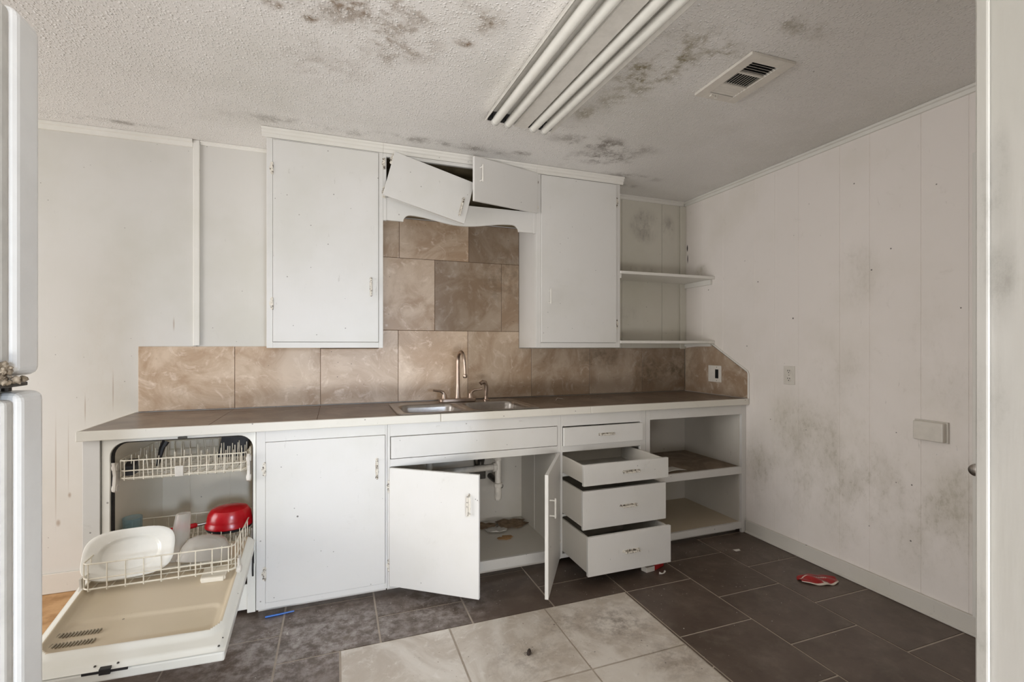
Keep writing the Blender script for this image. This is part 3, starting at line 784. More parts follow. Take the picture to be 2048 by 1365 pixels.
# ------------------------------------------------------------------ sink, faucet, sprayer, drain
def sink():
    r = thing('kitchen_sink', (.705, 2.77, .75), 'double-bowl stainless steel sink set into the tiled countertop', 'sink')
    X0, X1, Y0, Y1 = .300, 1.110, 2.522, 3.022; zt = CT+.006
    bowls = [(.345, .680), (.730, 1.065)]; by0, by1 = 2.560, 2.900
    mb = MB()
    # rim plate with two rounded openings, then the bowls as lofted rings
    def rr(x0, x1, y0, y1, rad, n=6):
        o = []
        for cx, cy, a0 in ((x1-rad, y1-rad, 0), (x0+rad, y1-rad, PI/2), (x0+rad, y0+rad, PI), (x1-rad, y0+rad, 1.5*PI)):
            for i in range(n+1):
                a = a0+i/n*PI/2; o.append((cx+rad*math.cos(a), cy+rad*math.sin(a)))
        return o
    mb2 = MB()
    for i, (a, b) in enumerate(bowls):
        rings = []
        for ins, z, rad in ((-.006, zt+.0005, .062), (0, zt-.003, .058), (.004, zt-.02, .056), (.014, zt-.135, .056), (.026, zt-.158, .05), (.055, zt-.168, .04), (.12, zt-.172, .02)):
            rings.append([mb2.v((x, y, z)) for x, y in rr(a+ins, b-ins, by0+ins, by1-ins, rad)])
        n = len(rings[0])
        for A, B in zip(rings, rings[1:]):
            for k in range(n): mb2.face([A[k], A[(k+1)%n], B[(k+1)%n], B[k]])
        mb2.face(rings[-1])
    o = mb2.build('bowl', M['steel'], r, smooth='all')
    # rim: build around openings (cells), thin
    mb = MB()
    def ringfill(a, b, xa, xb):
        inner = rr(a-.006, b+.006, by0-.006, by1+.006, .062)
        outer = []
        # map each inner point to the border of the cell
        cx, cy = (a+b)/2, (by0+by1)/2; ya, yb = Y0+.008, Y1-.10
        for x, y in inner:
            dx, dy = x-cx, y-cy; t = 1e9
            if dx > 1e-9: t = min(t, (xb-cx)/dx)
            if dx < -1e-9: t = min(t, (xa-cx)/dx)
            if dy > 1e-9: t = min(t, (yb-cy)/dy)
            if dy < -1e-9: t = min(t, (ya-cy)/dy)
            outer.append((cx+dx*t, cy+dy*t))
        I = [mb.v((x, y, zt)) for x, y in inner]; O = [mb.v((x, y, zt)) for x, y in outer]; n = len(I)
        for k in range(n): mb.face([I[k], I[(k+1)%n], O[(k+1)%n], O[k]])
        for px, py in ((xa, ya), (xb, ya), (xa, yb), (xb, yb)):
            # close the little corner triangles
            best = sorted(range(n), key=lambda q: (outer[q][0]-px)**2+(outer[q][1]-py)**2)[:2]
            if min((outer[q][0]-px)**2+(outer[q][1]-py)**2 for q in best) > 1e-8:
                mb.face([O[best[0]], O[best[1]], mb.v((px, py, zt))])
    ringfill(*bowls[0], X0+.008, .705); ringfill(*bowls[1], .705, X1-.008)
    mb.box(X0+.008, X1-.008, Y1-.10, Y1-.008, zt-.001, zt)
    # rolled outer lip
    pts = [(x, y, zt-.0025) for x, y in rr(X0+.005, X1-.005, Y0+.005, Y1-.005, .03)]
    mb.tube(pts, .0045, 8, closed=True)
    mb.box(X0+.006, X0+.03, Y0+.03, Y1-.03, zt-.005, zt-.0003); mb.box(X1-.03, X1-.006, Y0+.03, Y1-.03, zt-.005, zt-.0003)
    mb.build('rim', M['steel'], r)
    for a, b in bowls:
        mb = MB(); mb.lathe([(.055,0),(.052,.003),(.040,.002),(.034,-.004),(.01,-.006)], ((a+b)/2, 2.74, zt-.172), (0,0,1), 24)
        mb.build('strainer', M['gal'], r, smooth=True)
sink()

def faucet():
    zb = CT+.0065; yc = 2.975
    r = thing('kitchen_faucet', (.722, yc, zb), 'brushed gooseneck faucet with two lever handles behind the sink', 'faucet')
    mb = MB(); x0, x1 = .605, .845
    out = []
    for cx, a0 in ((x1-.028, -PI/2), (x0+.028, PI/2)):
        for i in range(9):
            a = a0+i/8*PI; out.append((cx+.028*math.cos(a), yc+.028*math.sin(a)))
    mb.prism(out, 'z', zb, zb+.022); mb.build('base_plate', M['bronze'], r, bevel=.004, smooth=True)
    mb = MB(); x = .727
    path = [(x, yc, zb+.02), (x, yc, zb+.05), (x, yc, zb+.12), (x, yc, zb+.20), (x, yc, zb+.255)]
    rad = [.020, .0155, .0125, .0115, .011]
    cz = zb+.255; R = .062
    for i in range(1, 15):
        a = i/14*PI*1.0; path.append((x+.012*i/14, yc-R+R*math.cos(a), cz+R*math.sin(a))); rad.append(.011-.001*i/14)
    path += [(x+.014, yc-2*R-.001, cz-.045), (x+.015, yc-2*R-.001, cz-.075)]; rad += [.0098, .0098]
    mb.tube(path, rad, 14); mb.build('spout', M['bronze'], r, smooth=True)
    mb = MB(); mb.lathe([(.0105,0),(.0135,.004),(.0135,.016),(.0125,.022),(.010,.024)], (x+.015, yc-2*R-.001, cz-.097), (0,0,1), 16)
    mb.build('aerator', M['bronze'], r, smooth=True)
    for s, hx in ((-1, .640), (1, .812)):
        mb = MB(); mb.lathe([(.019,0),(.016,.012),(.014,.03)], (hx, yc, zb+.02), (0,0,1), 16)
        mb.tube([(hx, yc, zb+.045), (hx+s*.008, yc, zb+.062), (hx+s*.026, yc-.003, zb+.072), (hx+s*.050, yc-.008, zb+.074), (hx+s*.072, yc-.012, zb+.078)], [.0135, .011, .0085, .0065, .0075], 10)
        mb.build('lever', M['bronze'], r, smooth=True)
    s = thing('side_sprayer', (.915, 2.972, zb), 'brushed side sprayer standing right of the faucet', 'sprayer')
    mb = MB(); mb.lathe([(.021,0),(.021,.006),(.014,.010),(.013,.028)], (.915, 2.972, zb), (0,0,1), 16); mb.build('socket', M['bronze'], s, smooth=True)
    mb = MB(); mb.tube([(.915,2.972,zb+.026),(.915,2.972,zb+.06),(.914,2.972,zb+.095),(.905,2.968,zb+.118),(.888,2.962,zb+.122),(.872,2.957,zb+.112)], [.0105,.0115,.013,.0145,.0135,.012], 12)
    mb.box(.921, .930, 2.966, 2.978, zb+.06, zb+.10)
    mb.build('spray_head', M['bronze'], s, smooth=True)
faucet()

def drain():
    r = thing('drain_pipe', (.945, 2.80, .34), 'white plastic drain pipes hanging under the sink above the cabinet floor', 'pipe')
    X, Y = .938, 2.80
    mb = MB(); mb.tube([(X, Y, .748), (X, Y, .405)], .0195, 14)
    mb.build('tailpiece', M['pvc'], r, smooth=True)
    mb = MB(); mb.tube([(X, Y, .42), (X, Y, .345), (X, Y+.002, .332), (X+.003, Y+.004, .322)], [.0225, .0225, .018, .004], 14); mb.build('trap_cup', M['pvc'], r, smooth=True)
    mb = MB(); mb.tube([(X-.01, Y, .535), (.66, Y+.01, .528), (.52, Y+.01, .53), (.515, Y+.0, .56), (.513, Y, .748)], .0195, 14); mb.build('cross_pipe', M['pvc'], r, smooth=True)
    for (x, y, z, ax) in ((X, Y, .41, (0,0,1)), (X, Y, .575, (0,0,1)), (X-.035, Y, .534, (1,0,0)), (.513, Y, .60, (0,0,1))):
        mb = MB(); mb.lathe([(.024,0),(.029,.003),(.029,.022),(.024,.026)], (x, y, z), ax, 10); mb.build('slip_nut', M['pvc'], r)
    mb = MB(); mb.tube([(X, Y+.01, .40), (X+.035, Y+.06, .395), (X+.04, Y+.15, .40), (X+.04, BY-.015, .40)], .0195, 12); mb.build('outlet_arm', M['gal'], r, smooth=True)
    t = thing('water_line', (.88, 3.0, .40), 'dark shut-off valve and grey water lines behind the drain', 'pipe')
    mb = MB(); mb.box(.83, .93, 3.03, 3.085, .40, .46); mb.build('valve_box', M['gal'], t, bevel=.004)
    mb = MB(); mb.lathe([(.02,0),(.034,.006),(.034,.03),(.018,.036),(.018,.07)], (.885, 3.0, .47), (0,0,1), 14); mb.build('valve', M['gal'], t, smooth=True)
    mb = MB()
    for dx, z0 in ((-.02, .46), (.02, .46)): mb.tube([(.885+dx, 3.04, z0), (.885+dx*2, 3.02, .58), (.86+dx*3, 2.99, .68), (.80+dx*2, 2.97, .80)], .006, 8)
    mb.build('hose', M['gal'], t, smooth=True)
    # litter on the cabinet floor
    rnd = random.Random(3)
    labs = ['round peeled flake of brown floor lining at the back of the sink cabinet', 'curled pale scrap lying on top of the brown flakes in the sink cabinet', 'large brown peeled patch in the back right corner of the sink cabinet']
    def flake(name, lab, cx, cy, rx, ry, z, mat, curl=.01, seed=0):
        rr = random.Random(seed); mb = MB(); n = 18
        rs = [1+rr.uniform(-.22, .22) for _ in range(n)]
        for zz, top in ((z, 0), ):
            c0 = mb.v((cx, cy, z+.001)); 
            ring1 = [mb.v((cx+rx*.6*rs[i]*math.cos(2*PI*i/n), cy+ry*.6*rs[i]*math.sin(2*PI*i/n), z+.002)) for i in range(n)]
            ring2 = [mb.v((cx+rx*rs[i]*math.cos(2*PI*i/n), cy+ry*rs[i]*math.sin(2*PI*i/n), z+.002+curl*abs(math.sin(i*1.3+seed)))) for i in range(n)]
            for i in range(n):
                mb.face([c0, ring1[i], ring1[(i+1)%n]]); mb.face([ring1[i], ring2[i], ring2[(i+1)%n], ring1[(i+1)%n]])
        o = mb.build(name, mat, None, smooth='all'); s = o.modifiers.new('thick', 'SOLIDIFY'); s.thickness = .0015; s.offset = 1
        tag(o, lab, 'debris')
        return o
    flake('lining_flake', 'large brown peeled patch in the back right corner of the sink cabinet', 1.09, 2.99, .105, .085, .089, M['flake'], .012, 1)
    flake('lining_flake', 'brown peeled patch along the back of the sink cabinet floor', .90, 3.02, .09, .05, .089, M['flake'], .010, 2)
    flake('lining_flake', 'small tan ring-shaped flake behind the half-open sink door', .80, 2.92, .045, .032, .089, M['plywood'], .006, 3)
    flake('paper_scrap', 'curled pale scrap lying on the brown flakes in the sink cabinet', .955, 2.885, .065, .040, .104, M['paper'], .014, 4)
    flake('lining_flake', 'tan flake lying in front of the pale scrap in the sink cabinet', .985, 2.79, .048, .030, .089, M['plywood'], .005, 5)
    return flake
flake = drain()

# ------------------------------------------------------------------ dishwasher
DX0, DX1 = -.932, -.356
def rrect(x0, x1, z0, z1, rt, rb, n=7):
    o = []
    for cx, cz, a0, r in ((x1, z1, 0, rt), (x0, z1, PI/2, rt), (x0, z0, PI, rb), (x1, z0, 1.5*PI, rb)):
        sx = -1 if cx == x1 else 1; sz = -1 if cz == z1 else 1
        for i in range(n+1):
            a = a0+i/n*PI/2; o.append((cx+sx*r+r*math.cos(a), cz+sz*r+r*math.sin(a)))
    return o
def loft(mb, rings, mis=None, close_last=False):
    R = [[mb.v(p) for p in ring] for ring in rings]; n = len(R[0])
    for j, (A, B) in enumerate(zip(R, R[1:])):
        for k in range(n): mb.face([A[k], A[(k+1)%n], B[(k+1)%n], B[k]], mis[j] if mis else 0)
    if close_last: mb.face(R[-1], mis[-1] if mis else 0)

def dishwasher():
    r = thing('dishwasher', (-.645, 2.8, .02), 'open white dishwasher with its stained door lowered under the counter', 'dishwasher')
    # outer frame around the opening and the tub behind it
    ox0, ox1, oz0, oz1 = DX0-.012, DX1+.001, .235, .875
    ix0, ix1, iz0, iz1 = -.915, -.366, .262, .862
    def ring(x0, x1, z0, z1, rt, rb, y): return [(x, y, z) for x, z in rrect(x0, x1, z0, z1, rt, rb)]
    mb = MB()
    loft(mb, [ring(ox0, ox1, oz0, oz1, .004, .004, FY+.05), ring(ox0, ox1, oz0, oz1, .004, .004, FY+.006), ring(ix0, ix1, iz0, iz1, .062, .03, FY+.004), ring(ix0+.001, ix1-.001, iz0+.001, iz1-.001, .062, .03, FY+.014)])
    mb.build('frame', M['enamel'], r, bevel=.001, seg=1)
    mb = MB(); loft(mb, [ring(ix0+.001, ix1-.001, iz0, iz1-.001, .062, .03, FY+.0145), ring(ix0+.008, ix1-.003, iz0+.003, iz1-.004, .058, .028, FY+.012), ring(ix0+.011, ix1-.005, iz0+.005, iz1-.006, .057, .027, FY+.018), ring(ix0+.011, ix1-.005, iz0+.005, iz1-.006, .057, .027, FY+.026)])
    mb.build('door_gasket', M['gasket'], r, smooth=True)
    mb = MB(); loft(mb, [ring(ix0+.011, ix1-.005, iz0+.005, iz1-.006, .057, .027, FY+.0265), ring(ix0+.012, ix1-.008, iz0-.03, iz1-.008, .055, .03, FY+.06), ring(ix0+.016, ix1-.012, iz0-.08, iz1-.010, .05, .03, 2.97), ring(ix0+.05, ix1-.04, iz0-.05, iz1-.035, .04, .03, 3.03)], close_last=True)
    for x in (-.74, -.55, -.40): mb.tube([(x, 3.029, .24), (x, 3.029, .80)], .0022, 6)
    mb.build('tub', M['tub'], r, smooth=True)
    mb = MB(); mb.box(-.665, -.630, FY-.003, FY+.006, .862, .871); mb.build('latch_strike', M['gal'], r, bevel=.001)
    mb = MB(); mb.box(DX0+.005, DX1-.004, FY+.05, FY+.06, .02, .14); mb.box(DX1-.035, DX1, FY+.004, FY+.05, .025, .25); mb.box(DX0, DX0+.03, FY+.004, FY+.05, .025, .25)
    mb.build('kick_panel', M['enamel'], r, bevel=.002)
    mb = MB(); 
    for x, z in ((DX1-.008, .30), (DX1-.010, .24)): mb.tube([(x, FY-.002, z+.04), (x+.002, FY-.02, z), (x, FY-.004, z-.04)], .004, 6)
    mb.build('hinge_arm', M['gasket'], r)
    # ---- lowered door.  local u: from the right edge to the left, v: from the tip back to the hinge, w: up
    LEN, WID = .655, .576
    def xf(p): return Vector((DX1+.001-p.x, 1.862+p.y, .254+.192*p.y+.032*p.x+p.z))
    mb = MB(xf); mb.box(0, WID, 0, LEN-.02, -.046, -.013)
    d = mb.build('door', M['enamel'], r, bevel=.006); d['label'] = 'lowered door, its stained inner side up'
    def sm(a, b, x):
        t = min(1, max(0, (x-a)/(b-a))); return t*t*(3-2*t)
    def rbox(u, v, u0, u1, v0, v1, rad):   # signed distance to a rounded rectangle (negative inside)
        cx, cy = (u0+u1)/2, (v0+v1)/2; qx, qy = abs(u-cx)-(u1-u0)/2+rad, abs(v-cy)-(v1-v0)/2+rad
        return math.hypot(max(qx, 0), max(qy, 0))+min(max(qx, qy), 0)-rad
    def hgt(u, v):
        e = rbox(u, v, .012, WID-.012, .012, LEN+.05, .02); h = -.010*sm(-.004, .008, e)
        dd = rbox(u, v, .035, WID-.035, .085, LEN+.2, .05)
        h += .010*sm(.030, .0, dd) - .016*sm(.0, -.012, dd)           # bead, then the shallow pan inside it
        d2 = rbox(u, v, .050, WID-.050, .095, .245, .035)
        h -= .006*sm(.0, -.014, d2)
        return h
    NU, NV = 96, 110
    mb = MB(xf)
    def mi(u, v):
        U, V = u*WID, v*LEN
        return 1 if rbox(U, V, .035, WID-.035, .085, LEN+.2, .05) < .004 else 0
    mb.grid(lambda a, b: (a*WID, b*LEN, hgt(a*WID, b*LEN)), NU, NV, mi)
    mb.build('inner_panel', [M['enamel'], M['liner']], d, smooth='all')
    mb = MB(xf); mb.box(.07, .16, .385, .455, -.010, .006); mb.box(.075, .155, .372, .386, -.006, .012)
    mb.build('detergent_dispenser', M['tub'], d, bevel=.003)
    mb = MB(xf); mb.lathe([(.032,0),(.030,.004),(.018,.006),(.014,.003)], (.115, .335, -.012), (0,0,1), 24); mb.build('rinse_aid_cap', M['liner'], d, smooth=True)
    for row in (0, 1):
      mb = MB(xf)
      for i in range(13): mb.hexa([(WID-.045-i*.0095+a, .13+row*.045+b, z) for z in (-.014, -.006) for a, b in ((0,0),(-.004,0),(-.009,.018),(-.005,.018))])
      mb.build('vent_slots', M['vent'], d)
    mb = MB(xf); mb.box(.315, .345, -.004, .010, -.022, -.004); mb.box(.27, .39, -.0015, .003, -.018, -.010); mb.build('latch', M['gasket'], d, bevel=.001)
    for u, v in ((.016, .05), (.016, .17), (.02, .015), (.30, .012), (.36, .012)):
        mb = MB(xf); mb.lathe([(.004,0),(.003,.002)], (u, v, -.0025), (0,0,1), 8); mb.build('screw', M['gal'], d)
    mb = MB(xf); mb.lathe([(.010,0),(.008,.0012)], (.305, .19, -.0215), (0,0,1), 10, sx=1.3, sy=.7); mb.build('dried_residue', M['orange'], d)
    # ---- racks
    wr = .0026
    def rack(name, x0, x1, y0, y1, z0, z1, nx, ny, tines, tine_h, floor_z, lab, midwire=None):
        mb = MB()
        def loop(z, a=0.0): 
            p = rrect(x0, x1, y0, y1, .025, .025, 4); mb.tube([(x, y, z) for x, y in p], wr*1.1, 6, closed=True)
        loop(z1); loop(z0+.012)
        if midwire: loop(midwire)
        for i in range(nx+1):
            x = x0+.02+(x1-x0-.04)*i/nx
            mb.tube([(x, y0-.001, z1), (x, y0-.001, z0+.004), (x, y0+.012, z0), (x, y1-.012, z0), (x, y1+.001, z0+.004), (x, y1+.001, z1)], wr*.85, 6)
        for j in range(ny+1):
            y = y0+.02+(y1-y0-.04)*j/ny
            mb.tube([(x0-.001, y, z1), (x0-.001, y, z0+.006), (x0+.012, y, z0+.002), (x1-.012, y, z0+.002), (x1+.001, y, z0+.006), (x1+.001, y, z1)], wr*.85, 6)
        o = mb.build(name, M['wire'], r); o['label'] = lab
        mb = MB()
        for (x, y, h, dx, dy) in tines: mb.tube([(x, y, z0+.002), (x+dx, y+dy, z0+h)], wr*.75, 6)
        t = mb.build('tines', M['wire'], o); t['kind'] = 'stuff'
        return o
    rd = random.Random(5)
    tin = []
    for i in range(15):
        for j in range(8):
            if j in (0, 2, 5, 7) or (i > 9): tin.append((-.85+i*.033, 2.56+j*.052, .10+rd.uniform(-.012, .014), rd.uniform(-.006, .006), rd.uniform(-.01, .01)))
    up = rack('upper_rack', -.878, -.394, 2.520, 2.95, .694, .782, 13, 7, tin, .11, 0, 'upper wire rack', .738)
    mb = MB(); mb.box(-.672, -.640, 2.511, 2.518, .698, .745); mb.build('rack_clip', M['pvc'], up, bevel=.002)
    for s, x in ((-1, -.892), (1, -.382)):
        mb = MB(); mb.prism([(2.50,.78),(2.55,.77),(2.56,.70),(2.53,.645),(2.505,.655),(2.515,.72)], 'x', x-.006, x+.006); 
        for z in (.755, .665): mb.lathe([(.014,-.010),(.016,-.004),(.016,.004),(.014,.010)], (x, 2.525, z), (1,0,0), 16)
        mb.build('rack_bracket', M['pvc'], up, bevel=.0015)
    tin = []
    for i in range(13):
        for y in (2.31, 2.40, 2.49, 2.58, 2.67):
            if (i < 7 and y > 2.45) or i > 6: tin.append((-.86+i*.037, y, .085+rd.uniform(-.01, .01), 0, .012))
    lo = rack('lower_rack', -.893, -.392, 2.235, 2.735, .352, .458, 8, 8, tin, .08, 0, 'lower wire rack, rolled out over the door', .402)
    for x in (-.905, -.380):
        for y in (2.27, 2.62):
            mb = MB(); mb.prism([(y-.018,.40),(y+.018,.40),(y+.010,.345),(y-.010,.345)], 'x', x-.004, x+.004)
            mb.lathe([(.012,-.010),(.017,-.006),(.017,.006),(.012,.010)], (x, y, .345+.004), (1,0,0), 16); mb.build('rack_wheel', M['pvc'], lo, bevel=.001)
dishwasher()

# ------------------------------------------------------------------ dishes
def dishes():
    # square-oval plate leaning back in the rack
    c = Vector((-.778, 2.345, .441)); tilt = math.radians(58)
    yaw = math.radians(6)
    def xf(p):      # p.x width, p.y height in plate plane, p.z towards the front
        y = p.y*math.cos(tilt)+p.z*-math.sin(tilt); z = p.y*math.sin(tilt)+p.z*math.cos(tilt)
        x = p.x; q = Vector((x*math.cos(yaw)-y*math.sin(yaw), x*math.sin(yaw)+y*math.cos(yaw), z)); return c+q
    mb = MB(xf); n = 56
    def sq(r, a, e=3.2, kx=1, ky=1):
        ca, sa = math.cos(a), math.sin(a); k = (abs(ca)**e+abs(sa)**e)**(-1/e); return (r*k*ca*kx, r*k*sa*ky)
    def ringp(r, z, e, ky=.64): return [(*sq(r, 2*PI*i/n, e, 1, ky), z) for i in range(n)]
    prof = [(.012,.0,2),(.088,.0,2.2),(.093,.002,2.2),(.098,.009,2.3),(.104,.013,2.5),(.135,.017,3.0),(.148,.021,3.3),(.150,.019,3.3),(.146,.015,3.3),(.110,.006,2.6),(.090,-.006,2.2),(.012,-.006,2)]
    loft(mb, [ringp(r_, z_, e_) for r_, z_, e_ in prof], close_last=True); R0 = None
    mb.face([mb.v(p) for p in ringp(.012, .0, 2)])
    o = mb.build('dinner_plate', M['plate'], smooth='all'); tag(o, 'white rounded-square plate leaning in the lower dishwasher rack', 'plate')
    # blue glass
    mb = MB(); cx, cy = -.862, 2.625; mb.lathe([(.026,0),(.034,.002),(.037,.10),(.0355,.10),(.0325,.008),(.002,.006)], (cx, cy, .405), (0,-.05,1), 28)
    tag(mb.build('drinking_glass', M['blueglass'], smooth=True), 'small blue-tinted glass standing behind the white plate in the rack', 'glass')
    # tall cloudy tumbler, upside down, leaning
    mb = MB(); mb.lathe([(.040,0),(.0385,.002),(.034,.10),(.0275,.188),(.025,.192),(.002,.193)], (-.640, 2.43, .362), (.10,.06,1), 28)
    o = mb.build('tumbler', M['clear'], smooth=True); tag(o, 'tall cloudy plastic tumbler upside down in the lower rack', 'cup')
    # clear bowl on its side
    c = Vector((-.528, 2.365, .368)); ax = Vector((.12, .30, 1)).normalized()
    mb = MB(); mb.lathe([(.104,0),(.107,.003),(.102,.02),(.094,.055),(.074,.084),(.045,.098),(.004,.103),(.004,.099),(.042,.094),(.070,.080),(.089,.053),(.097,.02),(.100,.003)], c, ax, 40, sx=1.0, sy=.8)
    tag(mb.build('clear_bowl', M['clear'], smooth=True), 'cloudy clear plastic bowl upside down in front of the red pan', 'bowl')
    # red pan upside down
    p = thing('frying_pan', (-.475, 2.615, .42), 'red frying pan upside down at the right of the lower rack', 'pan')
    mb = MB(); mb.lathe([(.092,0),(.098,.004),(.096,.018),(.092,.024),(.091,.032),(.086,.062),(.072,.082),(.045,.090),(.004,.092)], (-.478, 2.615, .425), (.03,-.08,1), 40, sx=1.05, sy=.85)
    mb.build('pan_body', M['red'], p, smooth=True)
    mb = MB(); mb.lathe([(.090,-.012),(.094,-.004),(.094,-.0005),(.088,-.0005)], (-.478, 2.615, .425), (.03,-.08,1), 40, sx=1.05, sy=.85); mb.build('pan_rim', M['dkplastic'], p, smooth=True)
    mb = MB(); mb.tube([(-.57, 2.60, .448), (-.585, 2.597, .447), (-.612, 2.592, .446)], [.008, .007, .007], 10); mb.build('handle_ferrule', M['steel'], p, smooth=True)
    mb = MB(); mb.tube([(-.603, 2.594, .4465), (-.61, 2.592, .446), (-.66, 2.583, .443), (-.72, 2.573, .438), (-.742, 2.570, .436), (-.748, 2.569, .4355)], [.006, .0115, .012, .0125, .011, .004], 12); mb.build('handle', M['red'], p, smooth=True)
    # black things in the upper rack
    mb = MB(); mb.prism([(-.555,.722),(-.425,.722),(-.412,.822),(-.535,.832)], 'y', 2.74, 2.82)
    tag(mb.build('plastic_container', M['dkplastic'], bevel=.004), 'black square container at the right back of the upper rack', 'container')
    mb = MB(); mb.prism([(2.535,.712),(2.60,.715),(2.60,.775),(2.545,.752)], 'x', -.870, -.830)
    tag(mb.build('plastic_lid', M['dkplastic'], bevel=.003), 'small dark tray at the left front of the upper rack', 'lid')  # small loose lid of dark plastic
    mb = MB(); mb.tube([(-.78, 2.66, .72), (-.765, 2.67, .80), (-.752, 2.68, .83)], [.006, .012, .016], 8)
    tag(mb.build('utensil', M['dkplastic'], smooth=True), 'dark utensil standing among the upper rack tines', 'utensil')
dishes()

# ------------------------------------------------------------------ ceiling fixtures
def light_fixture():
    r = thing('fluorescent_light', (.885, 1.64, ZC), 'four-tube fluorescent ceiling fixture without its cover', 'lamp')
    th = math.radians(1.75); cx, cy = .885, 1.64
    def xf(p):
        x, y = p.x, p.y; return Vector((cx+x*math.cos(th)+y*-math.sin(th)*-1*-1, cy+x*math.sin(th)+y*math.cos(th), p.z))
    h = .61; W2 = .184
    zt = ZC-.001
    mb = MB(xf)
    # pan: flat top, flared side reflectors, thin metal
    prof = [(-W2, 2.382), (-W2+.004, 2.380), (-.150, 2.420), (-.036, 2.420), (-.030, 2.384), (.042, 2.384), (.048, 2.420), (.150, 2.420), (W2-.004, 2.380), (W2, 2.382), (.158, 2.4335), (-.158, 2.4335)]
    mb.prism(prof, 'y', -h, h); mb.build('housing', M['fixture'], r, bevel=.001, seg=1)
    mb = MB(xf); mb.prism([(-.030, 2.3835), (-.028, 2.380), (.040, 2.380), (.042, 2.3835)], 'y', -h, h); mb.build('ballast_cover', M['fixture'], r)
    for x in (-.130, -.062, .075, .137):
        zc = 2.386
        mb = MB(xf); mb.tube([(x, -h+.02, zc), (x, h-.012, zc)], .0200, 18); o = mb.build('fluorescent_tube', M['tube'], r, smooth=True)
        for y in (-h+.004, h-.016):
            mb = MB(xf); mb.lathe([(.0165,0),(.0206,.002),(.0206,.016),(.0165,.018)], (x, y, zc), (0,1,0), 18); mb.build('end_cap', M['gasketw'], o, smooth=True)
        for y0 in (h-.034, -h+.020):
            mb = MB(xf); mb.box(x-.020, x+.020, y0, y0+.012, 2.398, 2.4195); mb.build('lamp_holder', M['gasket'], r, bevel=.002)
    for y0, y1 in ((h-.030, h+.0004), (-h-.0004, -h+.030)):
        for a, b in ((-.158, -.034), (.046, .160)):
            mb = MB(xf); mb.prism([(a, 2.4195), (b, 2.4195), (b, 2.387), (a, 2.387)] if False else [(a-.006, 2.405), (a+.004, 2.4195), (b-.002, 2.4195), (b-.002, 2.388), (a-.012, 2.388)] if a < 0 else [(a+.002, 2.388), (a+.002, 2.4195), (b-.004, 2.4195), (b+.006, 2.405), (b+.010, 2.388)], 'y', y0, y1)
            mb.build('end_recess', M['black'], r)
light_fixture()

def vent():
    r = thing('ceiling_vent', (1.642, 1.594, ZC), 'white louvred air register on the ceiling right of the light', 'vent')
    th = math.radians(-1.5); cx, cy = 1.645, 1.594
    def xf(p): return Vector((cx+p.x*math.cos(th)-p.y*math.sin(th), cy+p.x*math.sin(th)+p.y*math.cos(th), p.z))
    a, b, ia, ib = .113, .166, .066, .122; z0, z1 = ZC-.013, ZC-.0008
    mb = MB(xf)
    for q in ((-a, -ia, -b, b), (ia, a, -b, b), (-ia, ia, -b, -ib), (-ia, ia, ib, b)):
        mb.box(q[0], q[1], q[2], q[3], z0, z1)
    mb.build('flange', M['outlet'], r, bevel=.0015)
    mb = MB(xf); mb.box(-ia, ia, -ib, ib, z1-.0015, z1); mb.build('duct', M['black'], r)
    y1s, y2s = -.045, .045
    for y in (y1s, y2s):
        mb = MB(xf); mb.box(-ia, ia, y-.004, y+.004, z0+.001, z1-.002); mb.build('divider', M['outlet'], r)
    for i in range(5):
        y = -ib+.010+i*.015; mb = MB(xf); mb.hexa([(-ia, y, z0+.001), (ia, y, z0+.001), (ia, y+.0016, z0+.001), (-ia, y+.0016, z0+.001), (-ia, y+.010, z1-.002), (ia, y+.010, z1-.002), (ia, y+.0116, z1-.002), (-ia, y+.0116, z1-.002)]); mb.build('louvre', M['outlet'], r)
    for i in range(9):
        x = -ia+.004+i*.0135; mb = MB(xf); mb.hexa([(x, y1s+.004, z0+.001), (x+.0016, y1s+.004, z0+.001), (x+.0016, y2s-.004, z0+.001), (x, y2s-.004, z0+.001), (x+.009, y1s+.004, z1-.002), (x+.0106, y1s+.004, z1-.002), (x+.0106, y2s-.004, z1-.002), (x+.009, y2s-.004, z1-.002)]); mb.build('louvre', M['outlet'], r)
    for i in range(4):
        y = y2s+.019+i*.0165; mb = MB(xf); mb.hexa([(-ia, y, z0+.001), (ia, y, z0+.001), (ia, y+.0016, z0+.001), (-ia, y+.0016, z0+.001), (-ia, y-.013, z1-.003), (ia, y-.013, z1-.003), (ia, y-.0114, z1-.003), (-ia, y-.0114, z1-.003)]); mb.build('louvre', M['outlet'], r)
    mb = MB(xf); mb.tube([(-.02, .128, z0), (-.018, .130, z0-.012), (-.024, .142, z0-.006)], .002, 6); mb.box(-.05, -.028, .128, .142, z0-.006, z0); mb.build('damper_lever', M['outlet'], r)
vent()

